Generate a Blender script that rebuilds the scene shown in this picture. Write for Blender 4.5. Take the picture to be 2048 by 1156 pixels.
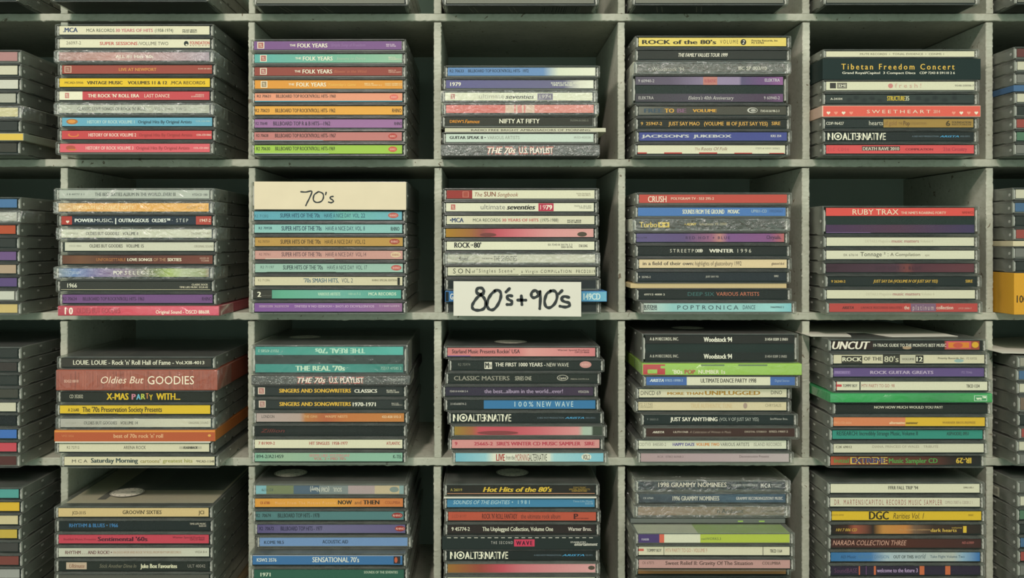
import bpy, bmesh, math, random
from mathutils import Vector, Matrix
random.seed(7)
for o in list(bpy.data.objects): bpy.data.objects.remove(o)
S = bpy.context.scene
COL = S.collection
# ------------------------------------------------------------------ camera, light, exposure
MM = 0.001
FPX = 1843.0            # focal length in pixels of the 2048 px wide frame
DIST = 760.0            # mm from the lens to the front of the rack
VX, VY = 967.0, 482.0   # the point of the picture straight ahead of the lens
cam_d = bpy.data.cameras.new('camera'); cam = bpy.data.objects.new('camera', cam_d); COL.objects.link(cam)
cam.location = (0, -DIST*MM, 0); cam.rotation_euler = (math.radians(90), 0, 0)
cam_d.sensor_width = 36; cam_d.lens = FPX/2048*36
cam_d.shift_x = (1024-VX)/2048; cam_d.shift_y = -(578-VY)/2048
cam_d.clip_start = 0.02; cam_d.clip_end = 50
S.camera = cam
w = bpy.data.worlds.new('World'); S.world = w; w.use_nodes = True
wn = w.node_tree; bg = wn.nodes['Background']
bg.inputs['Color'].default_value = (0.72, 1.0, 0.92, 1); bg.inputs['Strength'].default_value = 0.86
def area(name, loc, target, size, power, color, sy=None):
    d = bpy.data.lights.new(name, 'AREA'); d.size = size; d.energy = power; d.color = color
    if sy: d.shape = 'RECTANGLE'; d.size_y = sy
    o = bpy.data.objects.new(name, d); COL.objects.link(o); o.location = loc
    o.rotation_euler = (Vector(target)-Vector(loc)).to_track_quat('-Z', 'Y').to_euler()
    return o
area('ceiling_lamp_near', (-0.34, -1.9, 1.45), (0, 0, 0), 0.12, 38.0, (1.0, 0.875, 0.86))
area('ceiling_lamp_left', (-2.3, -1.7, 1.25), (0.2, 0, -0.05), 0.4, 30.0, (1.0, 0.875, 0.86))
area('fill_light_behind', (0.6, -2.6, 1.75), (0, 0, -0.15), 0.7, 22.0, (1.0, 0.875, 0.86), 1.0)  # added fill from behind the camera, evens out lower rows and recesses
S.view_settings.view_transform = 'Standard'; S.view_settings.look = 'None'
S.view_settings.gamma = 1.0; S.view_settings.use_curve_mapping = False
S.view_settings.exposure = 0.0
# ------------------------------------------------------------------ colours and materials
GAIN = 0.94
def lin(h):
    h = h.lstrip('#'); out = []
    for i in (0, 2, 4):
        c = int(h[i:i+2], 16)/255
        out.append(c/12.92 if c <= 0.04045 else ((c+0.055)/1.055)**2.4)
    return out
def colr(h):
    return tuple(min(0.88, c*GAIN) for c in lin(h)) + (1.0,)
NAMED = dict(K='262e2a', W='dcd8bf', C='c9c4a6', R='ad4440', Y='d8b132', O='c98a40', G='8f8f7e', N='384562', D='262e2b')
def hx(c): return NAMED.get(c, c)
def mat(name):
    m = bpy.data.materials.new(name); m.use_nodes = True
    nt = m.node_tree; return m, nt, nt.nodes['Principled BSDF']
def node(nt, t, **kw):
    n = nt.nodes.new(t)
    for k, v in kw.items(): setattr(n, k, v)
    return n
def m_print():
    m, nt, p = mat('printed_paper')
    a = node(nt, 'ShaderNodeAttribute', attribute_name='Col')
    tc = node(nt, 'ShaderNodeTexCoord'); nz = node(nt, 'ShaderNodeTexNoise')
    nz.inputs['Scale'].default_value = 900; nz.inputs['Detail'].default_value = 2
    mr = node(nt, 'ShaderNodeMapRange'); mr.inputs[3].default_value = 0.90; mr.inputs[4].default_value = 1.08
    mx = node(nt, 'ShaderNodeMix', data_type='RGBA', blend_type='MULTIPLY'); mx.inputs[0].default_value = 1
    nt.links.new(tc.outputs['Object'], nz.inputs['Vector']); nt.links.new(nz.outputs[0], mr.inputs[0])
    nt.links.new(a.outputs['Color'], mx.inputs[6]); nt.links.new(mr.outputs[0], mx.inputs[7])
    nt.links.new(mx.outputs[2], p.inputs['Base Color'])
    p.inputs['Roughness'].default_value = 0.55; p.inputs['Specular IOR Level'].default_value = 0.15
    return m
def m_plain(name, c, rough=0.5, spec=0.4, bump=0.0, scale=300, var=0.15):
    m, nt, p = mat(name)
    tc = node(nt, 'ShaderNodeTexCoord'); nz = node(nt, 'ShaderNodeTexNoise')
    nz.inputs['Scale'].default_value = scale; nz.inputs['Detail'].default_value = 3
    nt.links.new(tc.outputs['Object'], nz.inputs['Vector'])
    cr = node(nt, 'ShaderNodeMix', data_type='RGBA')
    cr.inputs[6].default_value = tuple(x*(1-var) for x in c[:3])+(1,); cr.inputs[7].default_value = tuple(min(1, x*(1+var)) for x in c[:3])+(1,)
    nt.links.new(nz.outputs[0], cr.inputs[0]); nt.links.new(cr.outputs[2], p.inputs['Base Color'])
    p.inputs['Roughness'].default_value = rough; p.inputs['Specular IOR Level'].default_value = spec
    if bump:
        b = node(nt, 'ShaderNodeBump'); b.inputs['Strength'].default_value = bump; b.inputs['Distance'].default_value = 0.0005
        nt.links.new(nz.outputs[0], b.inputs['Height']); nt.links.new(b.outputs[0], p.inputs['Normal'])
    return m
def m_clear(name, tint, haze, hazecol, rough, bump=0.0, scale=60, ior=1.5, gl=1.0, dist=0.0, bd=0.001, solid=True):
    """clear plastic: see-through, fresnel gloss and a little scratched haze"""
    m = bpy.data.materials.new(name); m.use_nodes = True; nt = m.node_tree; nt.nodes.clear()
    out = node(nt, 'ShaderNodeOutputMaterial'); tr = node(nt, 'ShaderNodeBsdfTransparent'); tr.inputs[0].default_value = tint+(1,)
    df = node(nt, 'ShaderNodeBsdfDiffuse'); df.inputs[0].default_value = hazecol+(1,)
    gs = node(nt, 'ShaderNodeBsdfGlossy'); gs.inputs['Roughness'].default_value = rough; gs.inputs[0].default_value = (gl, gl, gl*0.95, 1)
    fr = node(nt, 'ShaderNodeFresnel'); ge = node(nt, 'ShaderNodeNewGeometry')
    io = node(nt, 'ShaderNodeMix', data_type='FLOAT'); io.inputs[2].default_value = ior; io.inputs[3].default_value = 1/ior   # the same gloss seen from behind
    nt.links.new(ge.outputs['Backfacing'], io.inputs[0]); nt.links.new(io.outputs[0], fr.inputs[0])
    sc = node(nt, 'ShaderNodeMath', operation='MULTIPLY'); sb = node(nt, 'ShaderNodeMath', operation='SUBTRACT'); sb.inputs[0].default_value = 1.0
    if solid: nt.links.new(ge.outputs['Backfacing'], sb.inputs[1])       # the far face of a solid wall adds no second mirror image
    else: sb.inputs[1].default_value = 0.0
    nt.links.new(fr.outputs[0], sc.inputs[0]); nt.links.new(sb.outputs[0], sc.inputs[1])
    m1 = node(nt, 'ShaderNodeMixShader'); m2 = node(nt, 'ShaderNodeMixShader'); m1.inputs[0].default_value = haze
    tc = node(nt, 'ShaderNodeTexCoord'); nz = node(nt, 'ShaderNodeTexNoise'); nz.inputs['Scale'].default_value = scale; nz.inputs['Detail'].default_value = 4; nz.inputs['Distortion'].default_value = dist
    nt.links.new(tc.outputs['Object'], nz.inputs['Vector'])
    mr = node(nt, 'ShaderNodeMapRange'); mr.inputs[1].default_value = 0.3; mr.inputs[2].default_value = 0.75
    mr.inputs[3].default_value = haze*0.6; mr.inputs[4].default_value = haze*1.5
    nt.links.new(nz.outputs[0], mr.inputs[0]); nt.links.new(mr.outputs[0], m1.inputs[0])
    nt.links.new(tr.outputs[0], m1.inputs[1]); nt.links.new(df.outputs[0], m1.inputs[2])
    nt.links.new(sc.outputs[0], m2.inputs[0]); nt.links.new(m1.outputs[0], m2.inputs[1]); nt.links.new(gs.outputs[0], m2.inputs[2])
    if bump:
        b = node(nt, 'ShaderNodeBump'); b.inputs['Strength'].default_value = bump; b.inputs['Distance'].default_value = bd
        nt.links.new(nz.outputs[0], b.inputs['Height'])
        nt.links.new(b.outputs[0], gs.inputs['Normal'])
    nt.links.new(m2.outputs[0], out.inputs[0])
    return m
def m_paint():
    m, nt, p = mat('chipped_cream_paint')
    tc = node(nt, 'ShaderNodeTexCoord')
    def noise(sc, det, vec=None, dist=0):
        n = node(nt, 'ShaderNodeTexNoise'); n.inputs['Scale'].default_value = sc; n.inputs['Detail'].default_value = det
        n.inputs['Distortion'].default_value = dist
        nt.links.new((vec or tc).outputs[0 if vec else 'Object'], n.inputs['Vector']); return n
    mp = node(nt, 'ShaderNodeMapping'); mp.inputs['Scale'].default_value = (1, 1, 1.7); mp.inputs['Rotation'].default_value = (0.3, 0.9, 0.2)
    nt.links.new(tc.outputs['Object'], mp.inputs['Vector'])
    a = noise(22, 5); st = noise(210, 4, mp, 0.3); ch = noise(190, 5, None, 0.8)
    r1 = node(nt, 'ShaderNodeValToRGB'); e = r1.color_ramp.elements
    e[0].position = 0.3; e[0].color = (0.36, 0.36, 0.272, 1); e[1].position = 0.72; e[1].color = (0.475, 0.475, 0.365, 1)
    nt.links.new(a.outputs[0], r1.inputs[0])
    r2 = node(nt, 'ShaderNodeValToRGB'); e = r2.color_ramp.elements
    e[0].position = 0.34; e[0].color = (0.90, 0.90, 0.88, 1); e[1].position = 0.55; e[1].color = (1, 1, 1, 1)
    nt.links.new(st.outputs[0], r2.inputs[0])
    mx = node(nt, 'ShaderNodeMix', data_type='RGBA', blend_type='MULTIPLY'); mx.inputs[0].default_value = 1
    nt.links.new(r1.outputs[0], mx.inputs[6]); nt.links.new(r2.outputs[0], mx.inputs[7])
    r3 = node(nt, 'ShaderNodeValToRGB'); e = r3.color_ramp.elements
    e[0].position = 0.30; e[0].color = (1, 1, 1, 1); e[1].position = 0.33; e[1].color = (0, 0, 0, 1)
    nt.links.new(ch.outputs[0], r3.inputs[0])
    m2 = node(nt, 'ShaderNodeMix', data_type='RGBA'); nt.links.new(r3.outputs[0], m2.inputs[0])
    nt.links.new(mx.outputs[2], m2.inputs[6]); m2.inputs[7].default_value = (0.16, 0.13, 0.085, 1)
    nt.links.new(m2.outputs[2], p.inputs['Base Color']); p.inputs['Roughness'].default_value = 0.6; p.inputs['Specular IOR Level'].default_value = 0.25
    b = node(nt, 'ShaderNodeBump'); b.inputs['Strength'].default_value = 0.2; b.inputs['Distance'].default_value = 0.0005
    ad = node(nt, 'ShaderNodeMath', operation='SUBTRACT'); nt.links.new(st.outputs[0], ad.inputs[0]); nt.links.new(r3.outputs[0], ad.inputs[1])
    nt.links.new(ad.outputs[0], b.inputs['Height']); nt.links.new(b.outputs[0], p.inputs['Normal'])
    return m
M = dict(
    print=m_print(), paint=m_paint(),
    tray=m_plain('black_tray_plastic', (0.011, 0.019, 0.015), 0.4, 0.22),
    graytray=m_plain('grey_tray_plastic', (0.13, 0.135, 0.11), 0.4, 0.4),
    lid=m_clear('scratched_clear_lid', (0.90, 0.92, 0.90), 0.07, (0.50, 0.50, 0.43), 0.27, 0.25, 90, 1.5, 0.75),
    pane=m_clear('clear_spine_window', (1.0, 1.0, 0.99), 0.004, (0.5, 0.5, 0.45), 0.10, 0.05, 40, 1.25, 0.5),
    pin=m_clear('hinge_pin_plastic', (0.8, 0.8, 0.77), 0.42, (0.72, 0.70, 0.60), 0.25),
    arm=m_clear('clear_lid_side', (0.86, 0.88, 0.85), 0.12, (0.52, 0.51, 0.43), 0.28, 0.3, 120, 1.5, 0.7),
    wrap=m_clear('shrink_wrap_film', (1.0, 1.0, 0.99), 0.02, (0.8, 0.78, 0.7), 0.27, 1.0, 110, 1.4, 2.8, 2.2, 0.004, False),
    softwrap=m_clear('smooth_wrap_film', (1.0, 1.0, 0.99), 0.015, (0.8, 0.78, 0.7), 0.25, 0.7, 60, 1.35, 1.9, 1.5, 0.003, False),
    paper=m_plain('cream_card', (0.57, 0.49, 0.325), 0.7, 0.2, 0.1, 60, 0.06),
    white=m_plain('white_paper', (0.56, 0.535, 0.43), 0.6, 0.25, 0.1, 40, 0.04),
    ink=m_plain('black_marker_ink', (0.022, 0.026, 0.024), 0.5, 0.3),
)
# ------------------------------------------------------------------ mesh helpers (all sizes in mm)
def new_obj(name, me, parent=None, m=None, loc=None):
    o = bpy.data.objects.new(name, me); COL.objects.link(o)
    if parent: o.parent = parent
    if loc: o.location = loc
    if m and me is not None and not me.materials: me.materials.append(m)
    return o
def bm_box(bm, x0, x1, y0, y1, z0, z1, bev=0.0):
    vs = [bm.verts.new((x*MM, y*MM, z*MM)) for x in (x0, x1) for y in (y0, y1) for z in (z0, z1)]
    fs = []
    for q in ((0, 1, 3, 2), (4, 6, 7, 5), (0, 4, 5, 1), (2, 3, 7, 6), (0, 2, 6, 4), (1, 5, 7, 3)):
        fs.append(bm.faces.new([vs[i] for i in q]))
    if bev:
        es = list({e for f in fs for e in f.edges})
        bmesh.ops.bevel(bm, geom=es, offset=bev*MM, segments=2, profile=0.6, affect='EDGES')
def bm_prism_x(bm, prof, x0, x1, bev=0.0):
    a = [bm.verts.new((x0*MM, y*MM, z*MM)) for y, z in prof]; b = [bm.verts.new((x1*MM, y*MM, z*MM)) for y, z in prof]
    n = len(prof); fs = [bm.faces.new(a), bm.faces.new(b[::-1])]
    for i in range(n): fs.append(bm.faces.new((a[i], b[i], b[(i+1) % n], a[(i+1) % n])))
    if bev:
        bmesh.ops.bevel(bm, geom=list({e for f in fs[:2] for e in f.edges}), offset=bev*MM, segments=1, affect='EDGES')
def bm_cyl_x(bm, x0, x1, y, z, r, n=10):
    bm_prism_x(bm, [(y+r*math.cos(2*math.pi*i/n), z+r*math.sin(2*math.pi*i/n)) for i in range(n)], x0, x1)
def fin(bm, name, m):
    bmesh.ops.recalc_face_normals(bm, faces=bm.faces[:])
    me = bpy.data.meshes.new(name); bm.to_mesh(me); bm.free(); me.materials.append(m); return me
CACHE = {}
def arm_profile(H):
    return [(1.3, 0.25), (0.35, 0.6), (0, 1.6), (0, H-1.4), (0.4, H-0.4), (1.4, H-0.02), (141.6, H-0.02), (141.6, 1.15), (60, 1.15),
            (60, 3.3), (52, 3.3), (52, 1.15), (22, 1.15), (22, 1.9), (15, 1.9), (14, 1.3), (10.5, 0.25)]
W_CASE, D_CASE = 125.0, 142.0
def case_meshes(H, nsp, tray):
    """meshes of one jewel case: base, tray, lid, spine window, hinge pins; H is the height, nsp the number of spines"""
    k = ('case', H, nsp, tray)
    if k in CACHE: return CACHE[k]
    W = W_CASE
    bm = bmesh.new()                                        # clear base plate with its two low side walls
    bm_box(bm, 1.5, W-1.5, 0.25, D_CASE-0.8, 0.0, 1.05, 0.25)
    for x in (1.5, W-2.6): bm_box(bm, x, x+1.1, 6, D_CASE-0.8, 1.05, H-1.4)
    base = fin(bm, 'base', M['lid'])
    bm = bmesh.new()
    bm_box(bm, 2.9, W-2.9, 2.0, D_CASE-1.6, 1.1, H-1.35, 0.2)
    for q in range(22):                                     # ribs along the tray edge behind the hinge
        bm_box(bm, 5+q*5.4, 6.2+q*5.4, 1.3, 2.1, H-1.9, H-1.4)
    trayme = fin(bm, 'tray', M['tray'] if tray == 'k' else M['graytray'])
    bm = bmesh.new()
    bm_box(bm, 1.25, W-1.25, 0.45, D_CASE, H-1.15, H, 0.28)  # cover plate
    nplate = len(bm.faces)
    for x in (0.0, W-1.25): bm_prism_x(bm, arm_profile(H), x, x+1.25, 0.38)
    for x in (0.0, W):
        s = 1 if x == 0 else -1
        bm_cyl_x(bm, x-0.25*s, x+0.1*s, 4.4, H*0.5-0.4, 1.2, 12)
        bm_box(bm, min(x+.1*s, x-0.14*s), max(x+.1*s, x-0.14*s), 30, 34, H-3.4, H-1.9)
    bm.faces.ensure_lookup_table()
    for q in bm.faces:
        cx_ = sum(v.co.x for v in q.verts)/len(q.verts)/MM
        if cx_ < 1.3 or cx_ > W-1.3: q.material_index = 1
        if cx_ < -0.02 or cx_ > W+0.02: q.material_index = 2
    lid = fin(bm, 'lid', M['lid']); lid.materials.append(M['arm']); lid.materials.append(M['pin'])
    bm = bmesh.new()
    hs = (H-2.4)
    bm_box(bm, 2.9, W-2.9, 0.55, 0.95, 1.05, H-1.5)
    window = fin(bm, 'spine_window', M['pane'])
    pins = []
    for sgn in (0, 1):
        bm = bmesh.new(); o2 = []
        for (x, f) in ((1.35, .13), (2.6, .13), (2.35, .30), (2.85, .36), (2.85, .47), (2.3, .53), (2.3, .60), (2.75, .66), (2.75, .76), (2.2, .86), (1.35, .86)):
            o2.append((x if not sgn else W-x, f*H))
        fr_ = [bm.verts.new((x*MM, 1.2*MM, z*MM)) for x, z in o2]; bk = [bm.verts.new((x*MM, 3.4*MM, z*MM)) for x, z in o2]
        bm.faces.new(fr_); bm.faces.new(bk[::-1])
        for q in range(len(o2)): q2 = (q+1) % len(o2); bm.faces.new((fr_[q], bk[q], bk[q2], fr_[q2]))
        bmesh.ops.bevel(bm, geom=bm.edges[:], offset=0.18*MM, segments=1, affect='EDGES')
        pins.append(fin(bm, 'hinge_pin', M['pin']))
    CACHE[k] = (base, trayme, lid, window, pins[0], pins[1]); return CACHE[k]
def paint_mesh(name, quads, m, tris=None):
    """flat coloured print: quads = [(x0,x1,z0,z1,colL,colR)], at y=0 facing -y; tris = [(verts, faces, col)]"""
    vs, fs, cs = [], [], []
    for x0, x1, z0, z1, cl, cr, y in quads:
        b = len(vs); vs += [(x0*MM, y*MM, z0*MM), (x1*MM, y*MM, z0*MM), (x1*MM, y*MM, z1*MM), (x0*MM, y*MM, z1*MM)]
        fs.append((b, b+1, b+2, b+3)); cs += [cl, cr, cr, cl]
    for v, f, c in (tris or []):
        b = len(vs); vs += [(x*MM, y*MM, z*MM) for x, y, z in v]; fs += [tuple(b+i for i in q) for q in f]; cs += [c]*len(v)
    me = bpy.data.meshes.new(name); me.from_pydata(vs, [], fs); me.update()
    at = me.color_attributes.new('Col', 'FLOAT_COLOR', 'POINT')
    flat = [q for c in cs for q in c]; at.data.foreach_set('color', flat)
    me.materials.append(m); return me
# lettering: text laid out with Blender's built-in face, then fitted to its box on the print
TXT = {}
def glyphs(s, bold, italic, spaced):
    k = (s, bold, italic, spaced)
    if k in TXT: return TXT[k]
    cu = bpy.data.curves.new('t', 'FONT'); cu.body = s; cu.size = 1; cu.resolution_u = 2; cu.fill_mode = 'FRONT'
    cu.shear = 0.28 if italic else 0; cu.space_character = 1.0+0.45*spaced
    ob = bpy.data.objects.new('t', cu); me = ob.to_mesh()
    v = [(p.co.x, p.co.y) for p in me.vertices]; f = [tuple(p.vertices) for p in me.polygons]
    if bold >= 1:                       # a bolder face: the stems thickened sideways
        w_ = 0.022 if bold == 1 else 0.045; n_ = len(v); sh = (-1, 1) if bold == 1 else (-1, 0, 1)
        v, f = [(x+s_*w_, y) for s_ in sh for x, y in v], [tuple(i+n_*j for i in q) for j in range(len(sh)) for q in f]
    ob.to_mesh_clear(); bpy.data.objects.remove(ob); bpy.data.curves.remove(cu)
    TXT[k] = (v, f); return TXT[k]
def text_tri(s, x0, x1, zc, h, c, y, st=''):
    """fit s into x0..x1 with cap height h centred on zc (mm)"""
    v, f = glyphs(s, 2 if 'B' in st else 1 if 'b' in st else (-0.25 if 'l' in st else 0.25), 'i' in st, 's' in st)
    if not v: return None
    a, b = min(p[0] for p in v), max(p[0] for p in v)
    sc = (x1-x0)/max(1e-6, b-a); cap = 0.70
    fl = -1 if 'f' in st else 1
    out = []
    n1 = len(v)//(3 if 'B' in st else 2 if 'b' in st else 1)
    for i_, (px, pz) in enumerate(v):
        X = (px-a)*sc; Z = (pz-cap/2)*h/cap
        if fl < 0: X = (x1-x0)-X; Z = -Z
        out.append((x0+X, y-0.004*(i_//max(1, n1)), zc+Z))
    return (out, f, colr(hx(c)))
def ell(x0, x1, z0, z1, c, y, n=20):
    v = [((x0+x1)/2+(x1-x0)/2*math.cos(2*math.pi*i/n), y, (z0+z1)/2+(z1-z0)/2*math.sin(2*math.pi*i/n)) for i in range(n)]
    return (v, [tuple(range(n))], colr(hx(c)))
def heart(xc, zc, r, c, y):
    v = []
    for i in range(20):
        t = 2*math.pi*i/20
        v.append((xc+r*math.sin(t)**3, y, zc+r*(13*math.cos(t)-5*math.cos(2*t)-2*math.cos(3*t)-math.cos(4*t))/16))
    return (v, [tuple(range(19, -1, -1))], colr(hx(c)))
# ------------------------------------------------------------------ what is printed on every spine
def T(s, x0, x1, c='K', st='', h=0.38, dz=0.0): return ('t', s, x0, x1, c, st, h, dz)
def R(x0, x1, c, f0=0.0, f1=1.0): return ('r', x0, x1, c, f0, f1)
def E(x0, x1, c, f0=0.12, f1=0.88): return ('e', x0, x1, c, f0, f1)
def Hh(x, c): return ('h', x, c)
def RHINO(x0, x1, c='a8463f', t='d8a898'): return [E(x0, x1, c, 0.2, 0.86), T('RHINO', x0+12, x1-12, t, 'b', 0.24, 0.03)]
def BOX(x0, x1, bgc='cfc6ae', c='a0605a'): return [R(x0, x1, bgc, 0.12, 0.92), R(x0+7, x1-7, c, 0.2, 0.84), T('TL', x0+13, x1-13, bgc, 'b', 0.34)]
def C(look, kind, xl, bg, items, **o): o.update(look=look, kind=kind, xl=xl, bg=bg, items=items); return o
def NOALT(a, b, r0, r1, r2):
    return [T('N', a, a+(b-a)*.1, 'W', 'B', 0.8), E(a+(b-a)*.11, a+(b-a)*.25, 'W', .04, .96), E(a+(b-a)*.13, a+(b-a)*.23, 'K', .16, .84), E(a+(b-a)*.155, a+(b-a)*.205, 'W', .32, .68),
            T('ALTERNATIVE', a+(b-a)*.255, b, 'W', 'B', 0.8), *[T(ch, a+(b-a)*u, a+(b-a)*(u+wd), 'K', 'B', 1.0) for ch, u, wd in (('\\', .03, .05), ('/', .33, .03), ('|', .405, .012), ('/', .47, .035), ('\\', .56, .03), ('|', .655, .012), ('/', .735, .03), ('|', .80, .012), ('\\', .87, .035), ('|', .945, .01))], T('A RED HOT PRODUCTION', r0, r1, '6d7f88', '', 0.16), T('ARISTA', r1+8, r2-80, '4f9bc4', 'bi', 0.2), T('07822-18737-2', r2-70, r2, '6d7f88', '', 0.16)]
CELLS = {}
CELLS[1, 1] = dict(top=47.5, p=36, cases=[
 C('cream spined CD case with navy and rose lettering', 'j', 70, 'c9c4a6', [T('.MCA', 125, 232, 'N', 'B', .5, .06), T('MCA RECORDS', 294, 497, 'K', '', .36), T('30 YEARS OF HITS', 505, 775, 'ad6068', 'b', .36), T('(1958-1974)', 790, 922, 'K', '', .36), T('MCAD 8025B', 990, 1093, 'K', 'b', .17, .04), T('MCD 80251', 990, 1093, 'K', 'b', .17, -.24)]),
 C('cream spined CD case with bold red lettering', 'j', 72, 'cbc7aa', [T('26097-2', 148, 255, '6a6455', 'l', .36, .08), T('SUPER SESSIONS', 390, 663, 'b04a48', 'b', .36), T('/VOLUME TWO', 670, 886, '5a564a', '', .38), E(998, 1032, 'K', .2, .8), E(1010, 1026, 'C', .25, .45), T('FOUNDATION', 1042, 1185, 'b04a48', 'b', .36, .1), T('RECORDS', 1042, 1185, '9a6a5c', 's', .14, -.3)]),
 C('shrink wrapped mauve spined CD case', 'j', 68, [(70, '8f6a60'), (500, 'a5796f'), (1200, '8f8088')], [T('ALL #1 Hits \'60s', 505, 780, 'cfc6b4', 'b', .36)], w=1),
 C('rust brown spined CD case with orange lettering', 'j', 90, '8c4438', BOX(135, 186, 'b59a84', '8c5a4a')+[T('LIVE AT NEWPORT', 530, 803, 'c28a44', 'b', .34), T('R103-30 5811', 1105, 1200, 'c8b09a', 'b', .14, .1)]),
 C('bright yellow spined CD case', 'j', 72, 'd2b02c', [T('MCAD-5936', 137, 272, '5a4c20', 'b', .24), T('VINTAGE MUSIC', 297, 556, '4c4220', 'B', .36), T('VOLUMES 11 & 12', 592, 878, '4c4220', 'B', .36), T('.MCA RECORDS', 900, 1153, '5c4e20', 'b', .36)]),
 C('half white half red spined CD case', 'j', 70, 'b34649', [R(70, 266, 'd4d0b4')]+BOX(132, 176, 'd4d0b4', 'b57a70')+[T("THE ROCK 'N' ROLL ERA", 305, 676, 'W', 'b', .38), T('LAST DANCE', 715, 897, 'ddc9b4', '', .38), T('M18323', 1085, 1145, 'd8b8a8', 'b', .16, .14), T('3149/4302-2', 1052, 1145, 'd8b8a8', 'b', .16, -.12)]),
 C('shrink wrapped silver grey spined CD case', 'j', 68, '9a9c8b', [T("CLASSIC LOVE SONGS OF ROCK 'N' ROLL", 228, 725, '45483f', 'b', .36), T('·', 745, 760, 'W', 'B', .3), T('VOLUME TWO', 785, 1015, '5a5a50', 's', .3)], w=1),
 C('sky blue spined CD case with small orange emblem', 'j', 90, '6099ab', [E(148, 232, 'a06a38', .2, .85), E(160, 215, 'c88a40', .35, .75), T('HISTORY OF ROCK VOLUME 1', 300, 643, 'a9c2ba', 'b', .36), T('Original Hits By Original Artists', 668, 1057, '2c3e44', 'b', .34), T('COL-CD-5061', 1087, 1192, '9ab4b0', 'b', .2, .1)]),
 C('red spined CD case with yellow swoosh emblem', 'j', 88, 'b44444', [E(160, 240, 'c8763c', .25, .75), E(172, 232, 'b44444', .35, .8), T('HISTORY OF ROCK VOLUME 2', 310, 655, 'ddc4b4', 'b', .36), T('Original Hits By Original Artists', 675, 1062, '8c3836', 'b', .34), T('COL-CD-5062', 1092, 1200, 'ddc4b4', 'b', .2)]),
 C('coral pink spined CD case', 'j', 74, 'c65a60', [E(145, 215, 'a05040', .25, .8), E(160, 225, 'b8703c', .2, .4), T('HISTORY OF ROCK VOLUME 3', 290, 635, 'ddb8ac', 'b', .36), T('Original Hits By Original Artists', 655, 1042, '944040', 'b', .34), T('COL-CD-5063', 1072, 1180, 'e0b8ac', 'b', .2)], tray='g')])
CELLS[2, 1] = dict(top=78, p=24, cases=[
 C('purple spined CD case with white hand-drawn lettering', 'j', 70, '72517c', BOX(122, 173)+[T('THE', 357, 400, 'W', 'b', .24, .02), T('FOLK YEARS', 413, 630, 'W', 'b', .44), T('Simple Song of Freedom', 655, 905, '8f7098', 'il', .32, .05), T('R812-20', 1055, 1115, 'cbb8c4', 'b', .15, .12), T('A2 10738', 1055, 1125, 'cbb8c4', 'b', .15, -.12)], tray='g'),
 C('pale teal green spined CD case', 'j', 74, [(100, '5a9c94'), (700, '6fa48a'), (1200, '8aac90')], BOX(142, 191)+[T('THE', 397, 440, 'W', 'b', .24, .02), T('FOLK YEARS', 452, 668, 'W', 'b', .44), T('Seasons to Dance', 695, 905, 'a3b7a0', 'il', .32), T('R812-21', 1072, 1120, 'd0ccb4', 'b', .15, .14), T('3145407212', 1072, 1168, 'd0ccb4', 'b', .15, -.12)], tray='g'),
 C('brick brown spined CD case with white hand-drawn lettering', 'j', 74, '86443a', BOX(142, 191)+[T('THE', 392, 436, 'W', 'b', .24, .02), T('FOLK YEARS', 450, 665, 'W', 'b', .44), T("Blowin' in the Wind", 678, 915, 'b06a50', 'il', .34), T('R812-19', 1072, 1125, 'd0ac94', 'b', .15, .14), T('OPCD-2697', 1072, 1163, 'd0ac94', 'b', .15, -.12)], tray='g'),
 C('golden orange spined CD case with white hand-drawn lettering', 'j', 76, 'cb8c3a', BOX(147, 195, 'd8ccae', '8c7c60')+[T('THE', 348, 390, 'W', 'b', .24, .02), T('FOLK YEARS', 405, 620, 'W', 'b', .44), T("Yesterday's Gone", 637, 835, 'e0b45c', 'il', .34), T('R812-30', 898, 962, 'e6cc94', 'b', .15, .14), T('72435-36987-2-1', 898, 1022, 'e6cc94', 'b', .13, -.1), T('72435-36988-2-0', 1045, 1168, 'e6cc94', 'b', .13, .14), T('72435-36989-2-9', 1045, 1168, 'e6cc94', 'b', .13, -.1)], tray='g'),
 C('salmon spined CD case with thin blue bottom stripe', 'j', 76, 'd28e70', [R(80, 1230, '4f9cae', 0, .1), T('R2 70621', 120, 220, '3c3430', 'b', .3, .2), T("BILLBOARD TOP ROCK'N'ROLL HITS- 1960", 258, 690, '4c3c36', 'b', .36, .2)]+RHINO(1080, 1143, 'cc6a5c')),
 C('amber orange spined CD case with black lettering', 'j', 76, 'd39a44', [T('R2 70623', 108, 210, '3a3026', 'b', .38), T("BILLBOARD TOP ROCK'N'ROLL HITS- 1962", 252, 687, '3a3026', 'b', .42), T('RHINO', 1098, 1165, '3a3026', 'b', .42)]),
 C('lilac spined CD case with black lettering', 'j', 74, '91688f', [T('R2 70648', 110, 195, '3e3444', 'b', .34), T('BILLBOARD TOP R & B HITS—1962', 237, 650, '362f3a', 'b', .44), T('RHINO', 1113, 1170, '362f3a', 'b', .36)]),
 C('dusty rose spined CD case with red oval mark', 'j', 72, 'b0726c', [R(80, 600, 'a8b8c0', 0, .05), T('R2 70628', 115, 202, '40302e', 'b', .32, .14), T("BILLBOARD TOP ROCK'N'ROLL HITS- 1967", 250, 690, '40302e', 'b', .42, .14)]+RHINO(1070, 1134)),
 C('lime green spined CD case', 'j', 74, '93b348', [R(80, 640, 'b4c8b0', 0, .05), T('R2 70630', 115, 215, '333a26', 'b', .38, .12), T("BILLBOARD TOP ROCK'N'ROLL HITS-1969", 252, 684, '333a26', 'b', .42, .14)]+RHINO(1070, 1134, 'b85a44'))])
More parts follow.
